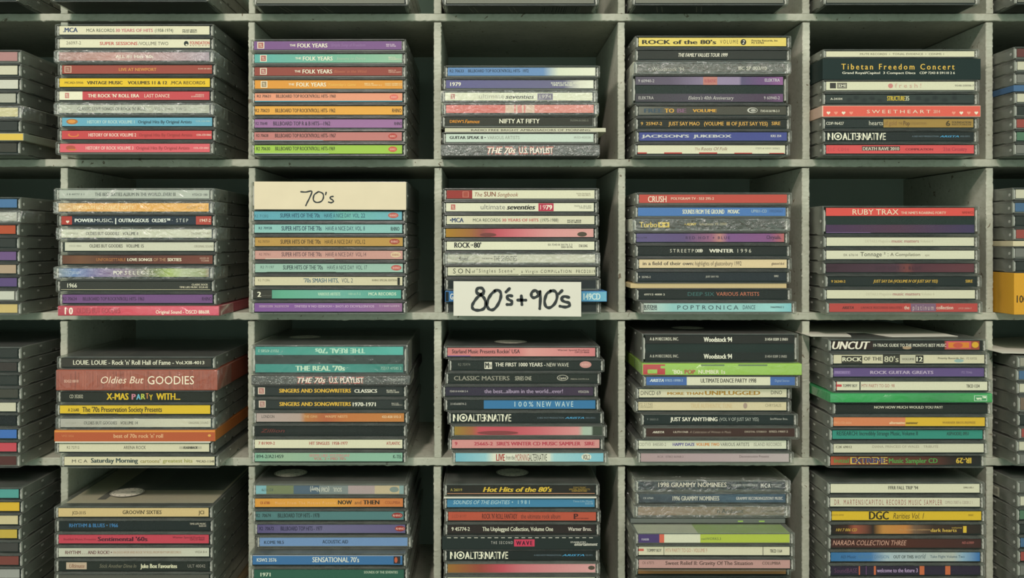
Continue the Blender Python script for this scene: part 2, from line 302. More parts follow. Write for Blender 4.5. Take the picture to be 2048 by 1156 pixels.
CELLS[3, 1] = dict(top=131, p=23, cases=[
 C('steel blue spined CD case fading to white', 'j', 100, [(130, '5c7fa8'), (820, '6484aa'), (930, 'c8ccb4'), (1210, 'd4d4bc')], [T('R2 70633', 142, 243, '2f3c4a', 'b', .34, .12), T("BILLBOARD TOP ROCK'N'ROLL HITS-  1972", 275, 713, '2f3c4a', 'b', .36, .14)], tray='g'),
 C('indigo spined CD case with white corner', 'j', 80, [(100, '5c5a80'), (960, '66647c'), (1080, 'cccbb8'), (1200, 'd6d6c0')], [T('1979', 138, 216, 'W', 'b', .44), T('SOUNDS OF THE SEVENTIES', 867, 1120, 'd6d6c0', 'b', .2, .2), T('TIME-LIFE MUSIC', 875, 1028, 'd6d6c0', 'b', .22, -.14)], tray='g'),
 C('shrink wrapped white spined CD case with grey square', 'j', 78, 'c8c8ae', BOX(140, 184, 'c8c8ae', 'a0665c')+[T('ultimate', 352, 535, '9a9888', 'l', .5, .06), T('seventies', 543, 752, '4a4944', 'bi', .5), R(775, 886, '6c6474', .04, .9), T('1974', 790, 874, 'b8b4a8', '', .42)], w=1),
 C('shrink wrapped red and white striped spined CD case', 'j', 78, 'bf6258', [R(535, 745, 'c3a893'), R(598, 610, 'c07068'), R(622, 655, 'c07a70'), R(668, 680, 'c07068'), R(745, 1210, 'c4776a')], w=1),
 C('black spined CD case with orange and white lettering', 'j', 80, '33332b', [T("DREW'S", 142, 245, 'd08a2c', 'b', .34), T('Famous', 250, 358, 'd08a2c', 'bi', .42), T('NIFTY AT FIFTY', 500, 792, 'W', 'b', .52, .05), T('TUTM-51242-2', 1010, 1145, '77776a', 'b', .22, .14)], tray='g'),
 C('slim cream cardboard CD sleeve jutting right', 's', 95, 'b9b69b', [T('RADIO FREE BRIGHT AMBASSADORS OF MORNING', 285, 1145, '4c4a40', 'b', .55)], wt=.34, wide=0.9, p=20, dx=12),
 C('white spined CD case with bold grey lettering', 'j', 80, 'b8c4b4', [T('GUITAR SPEAK II •', 134, 397, '3c3e3c', 'B', .34, .08), T('VARIOUS ARTISTS', 407, 641, '84887c', 'l', .38, .08), T('IRSD-82028', 1035, 1155, '8e9086', '', .24, .1)], tray='g'),
 C('shrink wrapped speckled CD slipcase with red lettering', 's', 80, '4c4c46', ['speckle', T('THE 70s', 410, 620, 'a8564c', 'Bi', .7), T('U.S. PLAYLIST', 640, 892, 'a8564c', 'B', .7), T('THE 70s', 415, 618, 'd8d4c0', 'bi', .5), T('U.S. PLAYLIST', 645, 888, 'd8d4c0', 'b', .5)], wt=.95, w=1)])
CELLS[4, 1] = dict(top=71, p=24, cases=[
 C('yellow spined CD case with heavy black slab lettering', 'j', 145, 'd3bd62', [T('ROCK of the 80\'s', 197, 735, '38352a', 'B', .46), T('VOLUME', 762, 893, '4e4830', 'ls', .42, .05), E(910, 952, '2f2d26', .12, .85), T('2', 922, 940, 'W', 'bi', .42), T('Priority Records, Inc', 990, 1180, '38352a', 'b', .2, .22), T('P2 53765', 990, 1080, '38352a', 'b', .2, -.12)]),
 C('black spined CD case with white slanted lettering', 'j', 143, '2e302b', [T('THE FAMILY VALUES TOUR 1999', 460, 817, 'd6d0bc', 'bi', .42)]),
 C('shrink wrapped dark grey spined CD case with scratched glints', 'j', 138, '4e4c44', [T("Woodstock '94", 268, 502, 'a8a596', '', .42, -.18), T('BC SP 003/10', 895, 1100, 'b4b09e', 'b', .4, -.06)], w=1, tray='g'),
 C('black double CD case with purple marbled spines', 'd', 122, [(130, '56505a'), (400, '5c5362'), (760, '8a7c94'), (900, '8a7c94'), (920, '57506a'), (1100, '6a4c74'), (1250, '8a5c88')], [T('9 60940-2', 170, 286, 'b8b4b0', '', .34), R(640, 742, 'b0766c'), T('RUBAIYAT', 650, 738, '9c5058', 'b', .4), T('ELEKTRA', 1086, 1195, 'b8b4b8', 'b', .36, .12)],
   bg2=[(130, '3f3d40'), (700, '4c4650'), (1100, '4a3c4c'), (1250, '6a4c6c')], items2=[T('ELEKTRA', 172, 281, 'b4b0a8', '', .36), T("Elektra's 40th Anniversary", 532, 862, 'b8b4ac', 'i', .42), T('9 60940-2', 1080, 1195, 'b4b0ac', '', .36)], wt=2.3),
 C('charcoal spined CD case with multicoloured lettering', 'j', 143, [(150, '66665c'), (450, '4a4840'), (1230, '45443a')], [T('FREE', 212, 345, '3c4c58', 'B', .46), T('TO', 360, 430, 'c89840', 'B', .46), T('BE', 450, 518, '78586c', 'B', .46), T('VOLUME', 563, 737, 'c89840', 'B', .34), E(958, 1033, 'b8b6a8', .2, .86), E(970, 1030, '45443a', .28, .78), E(982, 1020, 'a09e92', .36, .7), T('7243-8-56198-2-3', 1052, 1190, 'c4c0ac', 'b', .26, -.06)]),
 C('black spined CD case with golden lettering', 'j', 143, '272a25', [T('9  25947-2', 188, 343, 'c99c4c', 'b', .36), T('JUST SAY MAO   (VOLUME  III OF JUST SAY YES)', 388, 1108, 'c99c4c', 'b', .42), T('SIRE', 1136, 1200, 'c99c4c', 'b', .38, .04)]),
 C('royal blue spined CD case with wide white lettering', 'j', 148, '444a80', [T("JACKSON'S", 193, 538, 'b8b8b4', 'B', .32, .06), T('JUKEBOX', 566, 845, 'b8b8b4', 'B', .32, .06), T('KRS 354', 1128, 1203, 'c8c4bc', 'b', .26, .08)]),
 C('cream spined CD case with red dashes below', 'j', 138, 'cac7aa', [R(143, 232, 'ad4a42', 0, .16), R(357, 487, 'ad4a42', 0, .16), R(611, 742, 'ad4a42', 0, .16), R(866, 995, 'ad4a42', 0, .12), R(1120, 1228, 'ad4a42', 0, .1), T('The', 580, 617, 'a88c78', 'i', .32, .1), T('Roots Of Folk', 625, 817, '8c7060', 'i', .38, .12), T('ITEM # VINY 50062', 1020, 1195, '8c8c7c', '', .2, .18)])])
CELLS[5, 1] = dict(top=98, p=25, cases=[
 C('slim cream spined CD case', 'j', 165, 'c9c4a6', [T('MUTE RECORDS  •  TONAL EVIDENCE  •  CDNMS 1', 437, 1042, '54503f', '', .34)], wt=.72, tray='g'),
 C('wide black boxed CD set with yellow typewriter lettering', 's', 155, '1e2b27', [T('Tibetan Freedom Concert', 290, 1110, 'cca648', 'bs', .27, .15), T('Grand Royal/Capitol', 296, 570, 'd0ccb4', 'b', .11, -.24), T('3 Compact Discs', 592, 826, 'd0ccb4', 'b', .11, -.24), T('CDP 7243 8 59110 2 6', 856, 1112, 'd0ccb4', 'b', .11, -.24)], wt=1.62, boxside=1),
 C('cream spined CD case with black square logos', 'j', 165, 'cac7aa', [R(220, 264, '3a3834', .2, .86), R(273, 343, '3a3834', .2, .86), R(278, 338, 'b4b09a', .28, .78), R(281, 335, '3a3834', .33, .73), T('EMI', 285, 331, 'W', 'b', .26, .02), E(640, 676, 'bc7c74', .22, .78), T('fresh!', 690, 880, 'c09c88', 's', .48, .05), T('9548-30098-7', 1122, 1265, '8c8878', 'b', .2, .04)], tray='g'),
 C('black spined CD case with small yellow condensed title', 'j', 162, '303834', [E(340, 380, '262c2a', .1, .6), E(390, 430, '262c2a', .4, .9), E(450, 490, '262c2a', .1, .6), E(505, 545, '262c2a', .3, .8), E(560, 600, '262c2a', .1, .5), E(840, 880, '262c2a', .3, .8), E(900, 940, '262c2a', .1, .6), E(960, 1000, '262c2a', .3, .9), E(1030, 1070, '262c2a', .1, .6), E(1100, 1140, '262c2a', .3, .9), T('A-34104', 223, 310, 'ccc8b4', 'b', .24), T('STRUCTURE', 633, 762, 'c2a83c', 'B', .52, .08), T('35', 764, 793, 'b8b89c', 'B', .52, .08)]),
 C('bright coral red cardboard CD sleeve with hearts', 's', 152, 'cc5c4c', [R(152, 160, 'd8b8a0', 0, 1)]+[Hh(198, 'd8d0b4'), Hh(252, 'd88c74'), Hh(307, 'd8d0b4'), Hh(362, 'd88c74'), Hh(1102, 'd88c74'), Hh(1157, 'd8d0b4'), Hh(1211, 'd88c74'), Hh(1265, 'd8d0b4')]+[T('SWEETHEART', 475, 935, 'dcc8ac', 's', .3, -.04), T('2014', 955, 1003, 'd8a890', 'b', .3, -.04)], wt=.88, body='c8a890'),
 C('half black half ochre spined CD case', 'j', 160, '252c29', [R(606, 1255, '96793e'), T('CDP-96427', 180, 320, 'c8c4b0', 'b', .32), T('hearts', 502, 602, 'c8c4b0', '', .5, .06), T('of gold', 612, 700, '7c5c3c', '', .5, .06), T('THE', 714, 742, '6c5032', '', .26), T('Pop', 750, 795, '5c4430', 'b', .5, .04), T('COLLECTION', 800, 915, '7a6038', '', .24), T('6', 1056, 1088, '4c4028', 'B', .6), T('FOUNDATION', 1100, 1240, '5c4c30', 'B', .24, .14), T('RECORDS', 1100, 1240, '5c4c30', 'b', .16, -.2)]),
 C('black spined CD case with large white fragmented lettering', 'j', 160, '212624', NOALT(200, 622, 812, 1005, 1232)),
 C('red spined CD case with dark outlined lettering', 'j', 165, 'c64f4e', [T('21C CD06', 203, 357, '9c3c44', 's', .36, .02), R(452, 727, '45302c', .34, .86), T('DEATH RAVE 2010', 458, 722, 'bcb4a0', 'B', .36, .1), T('COMPILATION', 765, 967, '7c3234', 'B', .24), T('21st Circuitry', 1040, 1212, '9c3a44', 'b', .4, .04)])])
CELLS[1, 2] = dict(top=376, p=36, cases=[
 C('silver grey spined CD case', 'j', 68, 'a2a79a', [T('3 8 44777 2 1', 150, 278, '50544e', 'b', .2), T('THE BEST SIXTIES ALBUM IN THE WORLD...EVER! III', 355, 938, '484c46', 'b', .38), T('VTDCD 180', 1058, 1170, '50544e', 'b', .24, -.06)], tray='g', w=1, soft=1),
 C('shrink wrapped golden orange spined CD case', 'j', 64, [(70, 'b89a68'), (300, 'cc9440'), (1230, 'd09a40')], [T("EMPORIUM 60'S DANCE PARTY", 200, 637, 'ddbe80', 'b', .42), T('AIDP 5412', 1015, 1165, 'a07838', '', .34)], w=1),
 C('navy spined CD case with red ends', 'j', 85, '262f38', [R(112, 190, '9c3c32'), R(1088, 1216, 'a0443a'), Hh(158, 'd8c8b4'), T('POWER', 210, 348, 'ccd0c4', 'B', .38), T('MUSIC,', 352, 488, 'ccd0c4', '', .38), T('|', 503, 511, 'ccd0c4', '', .5), T('OUTRAGEOUS', 527, 747, 'ccd0c4', 'B', .4), T('OLDIES™', 768, 902, 'ccd0c4', 'B', .4), T('· STEP', 915, 1032, 'c0c4b8', 's', .38), T('1947-2', 1117, 1195, 'dcc4ac', 'b', .34)]),
 C('shrink wrapped white spined CD case, crumpled left end', 'j', 84, 'b5b59f', [T('OSCD 8858', 145, 232, '8c8c7c', '', .22), T('OLDIES BUT GOODIES', 290, 530, '48463e', 'b', .36), T('VOLUME 8', 555, 668, '48463e', 'b', .36), T('ORIGINAL SOUND', 1048, 1195, '84806f', '', .26)], w=1),
 C('white spined CD case set inside clear ends', 'j', 96, 'bcbba5', [T('OSCD 8865', 168, 258, '8c8c7c', '', .22, .1), T('OLDIES BUT GOODIES', 316, 556, '48463e', 'b', .36, .1), T('VOLUME 15', 580, 708, '48463e', 'b', .36, .1), T('ORIGINAL SOUND', 1072, 1218, '84806f', '', .26, .04)], inset=1),
 C('brown spined CD case with gold and white lettering', 'j', 92, [(110, '5c3c2c'), (250, '6a4a34'), (500, '4c3028'), (1240, '6c4034')], [T('UNFORGETTABLE', 365, 578, 'a8703c', '', .34), T('LOVE SONGS', 590, 770, 'd4ccb0', 'B', .32), T('OF THE', 780, 868, 'b08c68', '', .34), T('SIXTIES', 880, 982, 'd4ccb0', 'B', .34), T('HUGD-30', 1115, 1180, 'b09480', 'b', .2, .2), T('TCD848', 1122, 1180, 'b09480', 'b', .2, -.16)]),
 C('shrink wrapped CD case with blue to green rainbow spine', 'j', 66, [(70, '6f7a80'), (200, '54709a'), (400, '6c5c84'), (600, '756470'), (780, '68704a'), (900, '8fa050'), (1000, 'a0a884'), (1150, '7c8454'), (1220, '8a7c68')], [T('PATW-60', 148, 242, '9ca8b4', '', .3), T('POP', 490, 556, 'd4d0bc', 'b', .42), T('SELECTS', 572, 780, 'd4d0bc', 's', .42)], w=1),
 C('black spined CD case with thin white line below', 'j', 76, '30322c', [R(110, 1215, 'c0b898', 0, .05), T('1966', 156, 226, 'cccab4', 'b', .46, .04), T('CLASSIC ROCK', 1055, 1172, 'c8c0a4', 'b', .2, .16), T('TIME LIFE MUSIC 2CLR-02', 966, 1172, 'c8c0a4', 'b', .2, -.22)]),
 C('violet spined CD case with black lettering', 'j', 92, '6a4a74', [T('R2 70624', 120, 225, '3c2c44', 'b', .38), T("BILLBOARD TOP ROCK'N'ROLL HITS- 1963", 268, 712, '3c2c44', 'b', .4), T('RHINO', 1130, 1202, '3c2c44', 'b', .4)]),
 C('crimson pink wrapped cardboard CD box jutting forward', 's', 92, [(90, '9c2c3c'), (260, 'b04048'), (420, 'b83c4c'), (700, 'c04c58'), (1280, 'c05060')], [T('10', 142, 202, 'dcd0bc', 'Bs', .75), T('OLDIES BUT GOODIES', 228, 545, '98303c', 'B', .6, .05), T('Original Sound - OSCD 8860R', 800, 1190, 'e0d0b8', 'b', .38, -.15)], wt=.75, p=40, body='a04c50', w=1, soft=1)])
CELLS[2, 2] = dict(top=363, p=24, cases=[
 C('thick clear double CD case hidden behind cream card', 'd', 78, '8c8468', [], bg2='8c8468', items2=[], wt=2.12),
 C('light blue spined CD case with red oval mark', 'j', 72, [(90, '5c98a4'), (650, '5a98a0'), (750, '6aa89c'), (1210, '68a0ac')], [T('R2 71202', 103, 202, '3c6470', '', .3, -.06), T("SUPER HITS OF THE '70s", 288, 575, '2c4c60', 'b', .46, .03), T('HAVE A NICE DAY  VOL.', 606, 862, '2c4c60', '', .46, .03), T('22', 872, 902, '2c4c60', '', .46, .03)]+RHINO(1068, 1144, 'b05a50', 'd8b0a0')),
 C('pale aqua spined CD case with black oblong mark', 'j', 74, '83b0a8', [T('R2 70928', 132, 228, '2c4450', 'b', .28, .1), T("SUPER HITS OF THE '70s", 297, 587, '24384c', 'b', .5, .06), T('HAVE A NICE DAY, VOL. 8', 617, 900, '24384c', '', .46, .06), R(88, 680, '5c6c64', 0, .04), T('RHINO', 1088, 1150, '2c3a3c', 'b', .44)]),
 C('mustard tan spined CD case', 'j', 78, 'ac8848', [T('R2 70759', 130, 210, '54442c', '', .26, .04), T("SUPER HITS OF THE '70s", 290, 580, '403424', 'b', .46, .02), T('HAVE A NICE DAY  VOL.12', 610, 902, '403424', '', .46, .02)]+RHINO(1077, 1152, '984838')),
 C('faded pink spined CD case', 'j', 78, 'b98c80', [T('R2 70761', 136, 216, '70504c', '', .28, .1), T("SUPER HITS OF THE '70s", 298, 588, '60484a', 'b', .46, .1), T('HAVE A NICE DAY  VOL.14', 617, 910, '60484a', '', .46, .1), R(180, 680, 'dcd4c0', 0, .06)]+RHINO(1087, 1162, 'ccb490', 'a87868')),
 C('mint green spined CD case with red oval mark', 'j', 78, '8fac9c', [T('R2 71197', 146, 243, '4c5c58', '', .3, .14), T("SUPER HITS OF THE '70s", 308, 596, '2c3c40', 'b', .48, .1), T('HAVE A NICE DAY  VOL. 17', 627, 916, '3c4c50', '', .46, .1), R(190, 690, '4c5448', 0, .05)]+RHINO(1090, 1165, 'b05850', 'd8b0a0')),
 C('beige spined CD case with teal lettering', 'j', 76, 'c2ba9a', [T('R2 71286', 128, 213, '7c785f', '', .24, .14), T("'70s SMASH HITS,", 458, 712, '40606c', 'b', .48, .12), T('VOL. 2', 732, 813, '40505a', '', .48, .12), T('RHINO SPECIAL EDITION', 953, 1132, '6c6850', 'b', .22, .14), R(1136, 1154, '1e201c', .02, .92)]),
 C('sea green spined CD case with black number block', 'j', 66, [(90, '4c7c6c'), (300, '5c9c80'), (700, '68a090'), (1210, '509484')], [R(92, 228, '34342c'), T('2', 122, 150, 'W', 'B', .56), T('MILITARY BLUES', 156, 222, '6c6c60', '', .12, -.2), T('VARIOUS ARTISTS', 560, 723, 'a8c8ac', 'B', .34, .04), T('100 617-2', 782, 870, 'a8c8ac', '', .26, .06), T('MCA RECORDS', 927, 1128, 'c0d4b8', 'b', .34, .06)]),
 C('purple spined CD case with upside-down lettering', 'j', 74, [(90, '765088'), (700, '7c588c'), (1210, '8a6484')], [T('4-83079-2898-1-5', 1005, 1152, 'b098a8', 'bf', .22, .2), T('SOUNDTRACKS OF LOVE • HOOKED ON A FEELING', 392, 968, 'b8a0b4', 'bf', .26, .16), T('ACOUSTIC RECORDS', 135, 352, 'b098a8', 'bf', .24, .16)])])
CELLS[3, 2] = dict(top=376.5, p=24, cases=[
 C('cream spined CD case with maroon left block', 'j', 92, 'ccc9ac', [R(110, 305, '8c3630'), R(235, 280, 'b47464', .14, .86), R(240, 275, '98483c', .2, .8), T('The', 323, 377, '8c5c48', 'i', .46), T('SUN', 390, 475, '84543f', 'b', .54, .05), T('Songbook', 487, 638, '8c5c48', 'i', .46), T('Varèse Sarabande', 1055, 1160, '8c8470', '', .16, .14), T('302 066 890 2', 1068, 1160, '8c8470', '', .16, -.14)], tray='g'),
 C('white spined CD case with crimson number block', 'j', 84, 'cfccb2', BOX(140, 186, 'cfccb2', 'b0645c')+[T('ultimate', 362, 540, '74746c', 'l', .56, .06), T('seventies', 550, 758, '2c2c28', 'Bi', .56, .04), R(780, 890, 'a83448', .02, .98), T('19', 793, 833, 'dcb8b0', '', .52), T('79', 833, 880, 'e4d8c4', 'B', .52), T('79476-2  863-409', 1038, 1162, '8c8c7c', '', .18, .18), T('OPCD 26008', 1075, 1162, '8c8c7c', '', .18, -.1)]),
 C('cream spined CD case with navy logo, red middle lettering', 'j', 92, 'c6c1a6', [T('•MCA', 142, 243, 'N', 'B', .5), T('MCA RECORDS', 310, 510, 'K', '', .36), T('30 YEARS OF HITS', 520, 784, 'b05054', 'b', .34), T('(1975-1988)', 798, 928, '44443c', '', .38), T('MCAD 8028', 993, 1093, 'K', 'b', .17, -.06), T('MCD 80252', 993, 1093, 'K', 'b', .17, -.34)]),
 C('ochre to pink blended spined CD case', 'j', 86, [(100, '9c7428'), (280, '946434'), (380, '8c4c44'), (480, 'b05058'), (640, 'c06c70'), (860, 'c88c88'), (1180, 'c8948c')], [E(360, 480, '6c3c38', -.0, .5), E(1065, 1135, '4c4438', .04, .62)]),
 C('white spined CD case with bold black compact title', 'j', 92, 'd0cdb2', [T('ROCK', 175, 290, '28282a', 'B', .6, .1), T('OF', 293, 314, '28282a', 'B', .2, .1), T("80'", 316, 370, '28282a', 'B', .6, .1), T('02 7243 8 20176 2 2', 852, 1030, '6c6c60', 'b', .22, .16), T('SSD 0176', 948, 1030, '3c3c38', 'b', .2, -.2), T('STAR SONG', 1075, 1138, '4c4c44', 'b', .3, -.02)]),
 C('shrink wrapped glinting pale spined CD case', 'j', 98, 'b2b09c', [R(120, 357, 'a09f8c'), T('Royal', 207, 276, '4c4c44', 'bi', .44), T('THE BEST OF', 375, 453, '4c4a3e', 'b', .14), T('THE SEVENTIES', 461, 627, '5a5a50', 'l', .6)], w=1, tray='g'),
 C('cream spined CD case with hand-scrawled lettering', 'j', 100, 'c3c0a4', [T('SON', 166, 290, '3c3c34', 's', .56, .06), T('of', 302, 326, '3c3c34', '', .36), T('"Singles Scene"', 336, 612, '3c3c34', 's', .42, .1), T('a Virgin COMPiLaTION', 660, 1022, '3c3c34', 's', .36), T('PRCD2019', 1057, 1195, '3c3c34', 's', .38), R(185, 560, '6c6a58', .04, .1), R(560, 640, '8c8a74', .04, .16), R(655, 1195, '5c5a4c', .04, .12)]),
 C('black spined CD case behind paper sign, uppermost', 'j', 104, '24282a', [R(88+30, 165, '1e2422')], tray='g'),
 C('blue CD sleeve behind paper sign with white letters', 's', 108, [(100, '1e2422'), (135, '1e2422'), (136, '3c6c98'), (1080, '4c88a8'), (1265, '68a0b0')], [T('G', 145, 168, 'd4d4c4', 'B', .6), T('149CD', 1108, 1232, 'b8ccc4', 'B', .64)], wt=.82, p=30, wide=1.15),
 C('black spined CD case behind paper sign, lowest', 'j', 106, '252a28', [], tray='g')])
CELLS[4, 2] = dict(top=385, p=24, cases=[
 C('brick red spined CD case with white block lettering', 'j', 148, 'b04a3f', [T('CRUSH', 240, 374, 'dcc8b0', 'b', .68, -.05), T('POLYGRAM TV · 553 295-2', 407, 717, 'd4bca4', 'b', .28, .03)], tray='g'),
 C('medium blue spined CD case with pale condensed lettering', 'j', 140, '4a70a4', [T('SOUNDS FROM THE GROUND', 490, 793, 'ccccb4', 'B', .5, .02), T('MOSAIC', 818, 904, 'ccccb4', 'B', .44, .04), T('UP001-CD', 988, 1100, 'a4b4b4', '', .34, .1), T('100234567', 1120, 1218, '3c5478', '', .3, .12)], tray='g'),
 C('shrink wrapped black spined CD case with yellow logo', 'j', 130, '33332b', [T('Turbo', 178, 307, 'c2a844', 'b', .6, .02), R(313, 395, 'c2a844', .18, .8), T('★', 320, 350, '33332b', '', .4), T('★', 356, 388, '33332b', '', .4), T('• ADNY', 505, 592, 'c2a844', 'Bi', .28, .08), T('Selections VF-2000', 610, 810, '9a9070', 'b', .3, .12)], w=1, tray='g'),
 C('violet to mauve spined CD case with faint lettering', 'j', 128, [(140, '5c5478'), (500, '5c4c70'), (700, '8a5c74'), (760, 'b07c74'), (820, '74507c'), (1120, '7c5078'), (1230, 'a8605c')], [T('R2 21799', 148, 232, '3c3044', '', .2), T('RED HOT + BLUE', 513, 833, '40304c', 'bs', .32), T('Chrysalis.', 1096, 1203, '3c3044', 'b', .4, .08)]),
 C('black spined CD case with spaced white lettering', 'j', 143, '242825', [T('STREETPI', 400, 586, 'c4c0ac', 's', .38), T('X®', 588, 637, 'd4d0bc', 'B', .38), T('WINTER', 682, 860, 'd0ccb8', 'B', .4), T('1996', 888, 987, 'c4c0ac', 's', .42)]),
 C('peach cream spined CD case with lower case lettering', 'j', 148, 'cdb991', [T('in a field of their own:', 202, 572, '48403a', 'b', .4, .06), T('highlights of glastonbury 1992', 582, 917, '4c443a', '', .46, .06), T('glaston1dcd', 1134, 1225, '54483c', 'b', .28, .04)]),
 C('charcoal blue spined CD case with tiny lettering', 'j', 143, '262c2f', [T('9  25745-2', 172, 260, 'b0ac9c', 'b', .22, -.04), T('JUST SAY YO', 658, 752, 'b0ac9c', 'b', .2, .02), T('SIRE', 1153, 1186, 'b0ac9c', 'b', .22, .1)]),
 C('slim cream cardboard sleeve with worn left end', 's', 82, 'b8a376', [], wt=.36, p=20, body='b8a376', dx=18),
 C('black spined CD case with teal and orange lettering', 'j', 148, '222724', [T('69712 4000 2', 213, 363, 'c4c0ac', 'b', .2), T('DEEP SIX', 528, 720, '3c6460', '', .42, .06), T('VARIOUS ARTISTS', 735, 1045, 'b46c50', '', .42, .08)]),
 C('pale turquoise spined CD case with black techno lettering', 'j', 180, [(190, 'b4bcae'), (340, '9cbcb4'), (420, '88b4b0'), (1000, '8cb8b4'), (1150, '90c0bc'), (1280, '78b0b4')], [T('BUDDHA', 205, 307, '383e40', 'B', .42, .14), T('RECORDS', 205, 307, '383e40', 'B', .16, -.28), T('POPTRONICA', 453, 895, '34464c', 's', .48, .02), T('DANCE', 927, 1017, '344c54', '', .46, .05), T('74466999632 2', 1125, 1224, '3c4c50', 'b', .2, .06)], tray='g', p=27)])
CELLS[5, 2] = dict(top=411.5, p=25, cases=[
 C('black double CD case with bright red upper spine', 'd', 160, 'c84c44', [T('RUBY TRAX', 380, 712, 'd8c8ac', '', .64, .0), T("THE NME'S ROARING FORTY", 730, 1055, 'd0b8a0', 'b', .3, -.14), T('NME40CD', 1170, 1260, '8c342e', 'b', .28, -.1)], bg2=[(170, '44304a'), (700, '4c3444'), (1280, '3c3450')], items2=[R(180, 510, '8c6c9c', 0, .04)], wt=2.25),
 C('ivory spined CD case with faint red words, upper one', 'j', 168, 'c6c3a8', [T('DETAILS Magazine', 476, 660, 'b0a890', '', .28, .08), T('music matters', 668, 866, 'a06c68', 'b', .34, .1), T('Volume 4', 874, 967, 'b0a890', '', .28, .08)]),
 C('ivory spined CD case with elegant black serif title', 'j', 166, 'c9c6ac', [T('EK 67614', 320, 421, '6c6858', '', .26, -.02), T('Tonnage ² :', 440, 643, '3c3c34', '', .46, .1), T('A Compilation', 657, 872, '54503f', '', .36, .06), T('epic', 907, 942, '8c8470', 'i', .26, -.02)]),
 C('dark maroon marbled spined CD case', 'j', 165, [(180, '3a2830'), (700, '48303a'), (780, '6c3c38'), (830, '4c2c34'), (1270, '5c3438')], [T('RED HOT + BLUE', 550, 880, '34242c', 'bs', .34), T('R2 21799', 188, 275, '2a1c22', '', .24)]),
 C('black spined CD case with golden slanted lettering', 'j', 180, '1f2623', [T('9 26240-2', 230, 332, 'c4a040', 'b', .28, -.04), T('JUST SAY DA (VOLUME IV OF JUST SAY YES)', 532, 998, 'c4a040', 'bi', .32, .0), T('SIRE', 1198, 1250, 'c4a040', 'b', .32, .0)]),
 C('ivory spined CD case with faint red words, lower one', 'j', 170, 'c6c2a6', [T('DETAILS Magazine', 481, 665, 'b0a890', '', .28, .04), T('music matters', 674, 873, 'a06c68', 'b', .34, .06), T('Volume 4', 880, 974, 'b0a890', '', .28, .04)]),
 C('clear edged CD case with red spine and grey block', 'j', 188, 'a8443e', [R(806, 988, '74586c', .05, .98), T('ARISTA', 307, 393, '54302c', 'Bi', .3), T('LAFACE RECORDS SALUTES', 445, 742, '6c302c', 'b', .24), T('the', 758, 796, 'd0bca8', 'b', .4, .02), T('platinum', 820, 972, 'b8a8a0', 's', .56, .02), T('collection', 992, 1113, 'd0bca8', 'b', .4, .02), T('LFCD 26006-2', 1150, 1245, 'c09080', 'bi', .2, -.1)], tray='g', p=30)])
CELLS[1, 3] = dict(top=713, p=36, cases=[
 C('black edged CD case with old style white lettering', 'j', 84, '35332c', [T('LOUIE. LOUIE - Rock \'n\' Roll Hall of Fame -', 198, 928, 'd0ccb4', 'b', .5, .02), T('Vol.XIII-4013', 940, 1148, 'd0ccb4', 'b', .36, .0)], art='frame'),
 C('thick woodgrain brown cardboard CD box', 's', 80, '8c4a38', ['wood', T('SDG2 0810', 137, 242, 'c8a48c', 'b', .13, -.06), T('Oldies But', 403, 712, 'dcc8ac', 'i', .34, .02), T('GOODIES', 740, 1075, 'e0d4b8', 'l', .40, .0)], wt=1.55, body='8c4a38', w=1, soft=1, p=37),
 C('black spined CD case with yellow party lettering', 'j', 80, '23261f', [T('CD 352032', 172, 270, 'c0bca4', '', .38), T('X-MAS', 440, 600, 'c8a828', 'B', .72), T('P', 622, 652, 'b87884', 'B', .62, -.04), T('A', 655, 688, '68a8bc', 'B', .6, -.06), T('R', 690, 722, 'a8b048', 'B', .6, .0), T('T', 725, 745, 'c88448', 'B', .6, .08), T('Y', 748, 776, 'b8a028', 'B', .6, -.12), T('WITH...', 800, 975, 'c8a828', 'B', .72)]),
 C('bright yellow spined CD case with torn lower edge', 'j', 74, 'c9a92c', [R(100, 250, '3c382c', 0, .07), R(300, 520, '6c5c34', 0, .05), R(690, 800, '9c6c4c', 0, .05), T('A 21640', 160, 240, '3c3420', 'b', .36, -.04), T("The '70s Preservation Society Presents", 264, 840, '2c2c22', 'b', .56, .04)]),
 C('shrink wrapped white to grey spined CD case', 'j', 78, [(100, '9c988c'), (500, 'a8a594'), (900, 'bcb8a0'), (1230, 'bcb8a0')], [T('OSCD 8864', 140, 218, '8c8878', '', .22), T('OLDIES BUT GOODIES', 275, 515, '4c4a40', 'b', .34), T('VOLUME 14', 538, 665, '4c4a40', 'b', .34), T('ORIGINAL SOUND', 1032, 1177, '84806f', '', .26)], w=1, soft=1),
 C('burnt orange cardboard CD sleeve', 's', 66, 'a25334', [R(60, 1260, 'c8843c', .86, 1.0), T('VPS2 5026', 120, 208, 'c07c50', '', .2), T('best of 70s rock \'n\' roll', 495, 852, 'cfa478', 'b', .36), E(1175, 1198, 'c8984c', .4, .65)], wt=.85, body='b46830'),
 C('cream spined CD case with bright paper rim above', 'j', 68, 'c3bea0', [T('R2 72712', 153, 243, '54503f', '', .28, .0), T('ARENA ROCK', 563, 724, '3f3d33', '', .36), R(965, 1128, 'a8a48c', .3, .62), T('FLASHBACK', 995, 1100, '2c2c26', 'Bi', .26, -.02)], rim=1),
 C('cream spined CD case with dark cartoonish lettering', 'j', 106, 'c2ba9a', [T('MCA', 190, 302, '3c3c34', 's', .34, -.02), T('Saturday Morning', 326, 668, '3f4c48', 'B', .5, .08), T("cartoons'", 684, 830, '8c8450', 'b', .4), T('greatest hits', 846, 1062, '8c8c48', 'b', .4, .04), T("*MCAD-11348", 1087, 1224, '5c584a', 'b', .26, -.06)], p=38)])
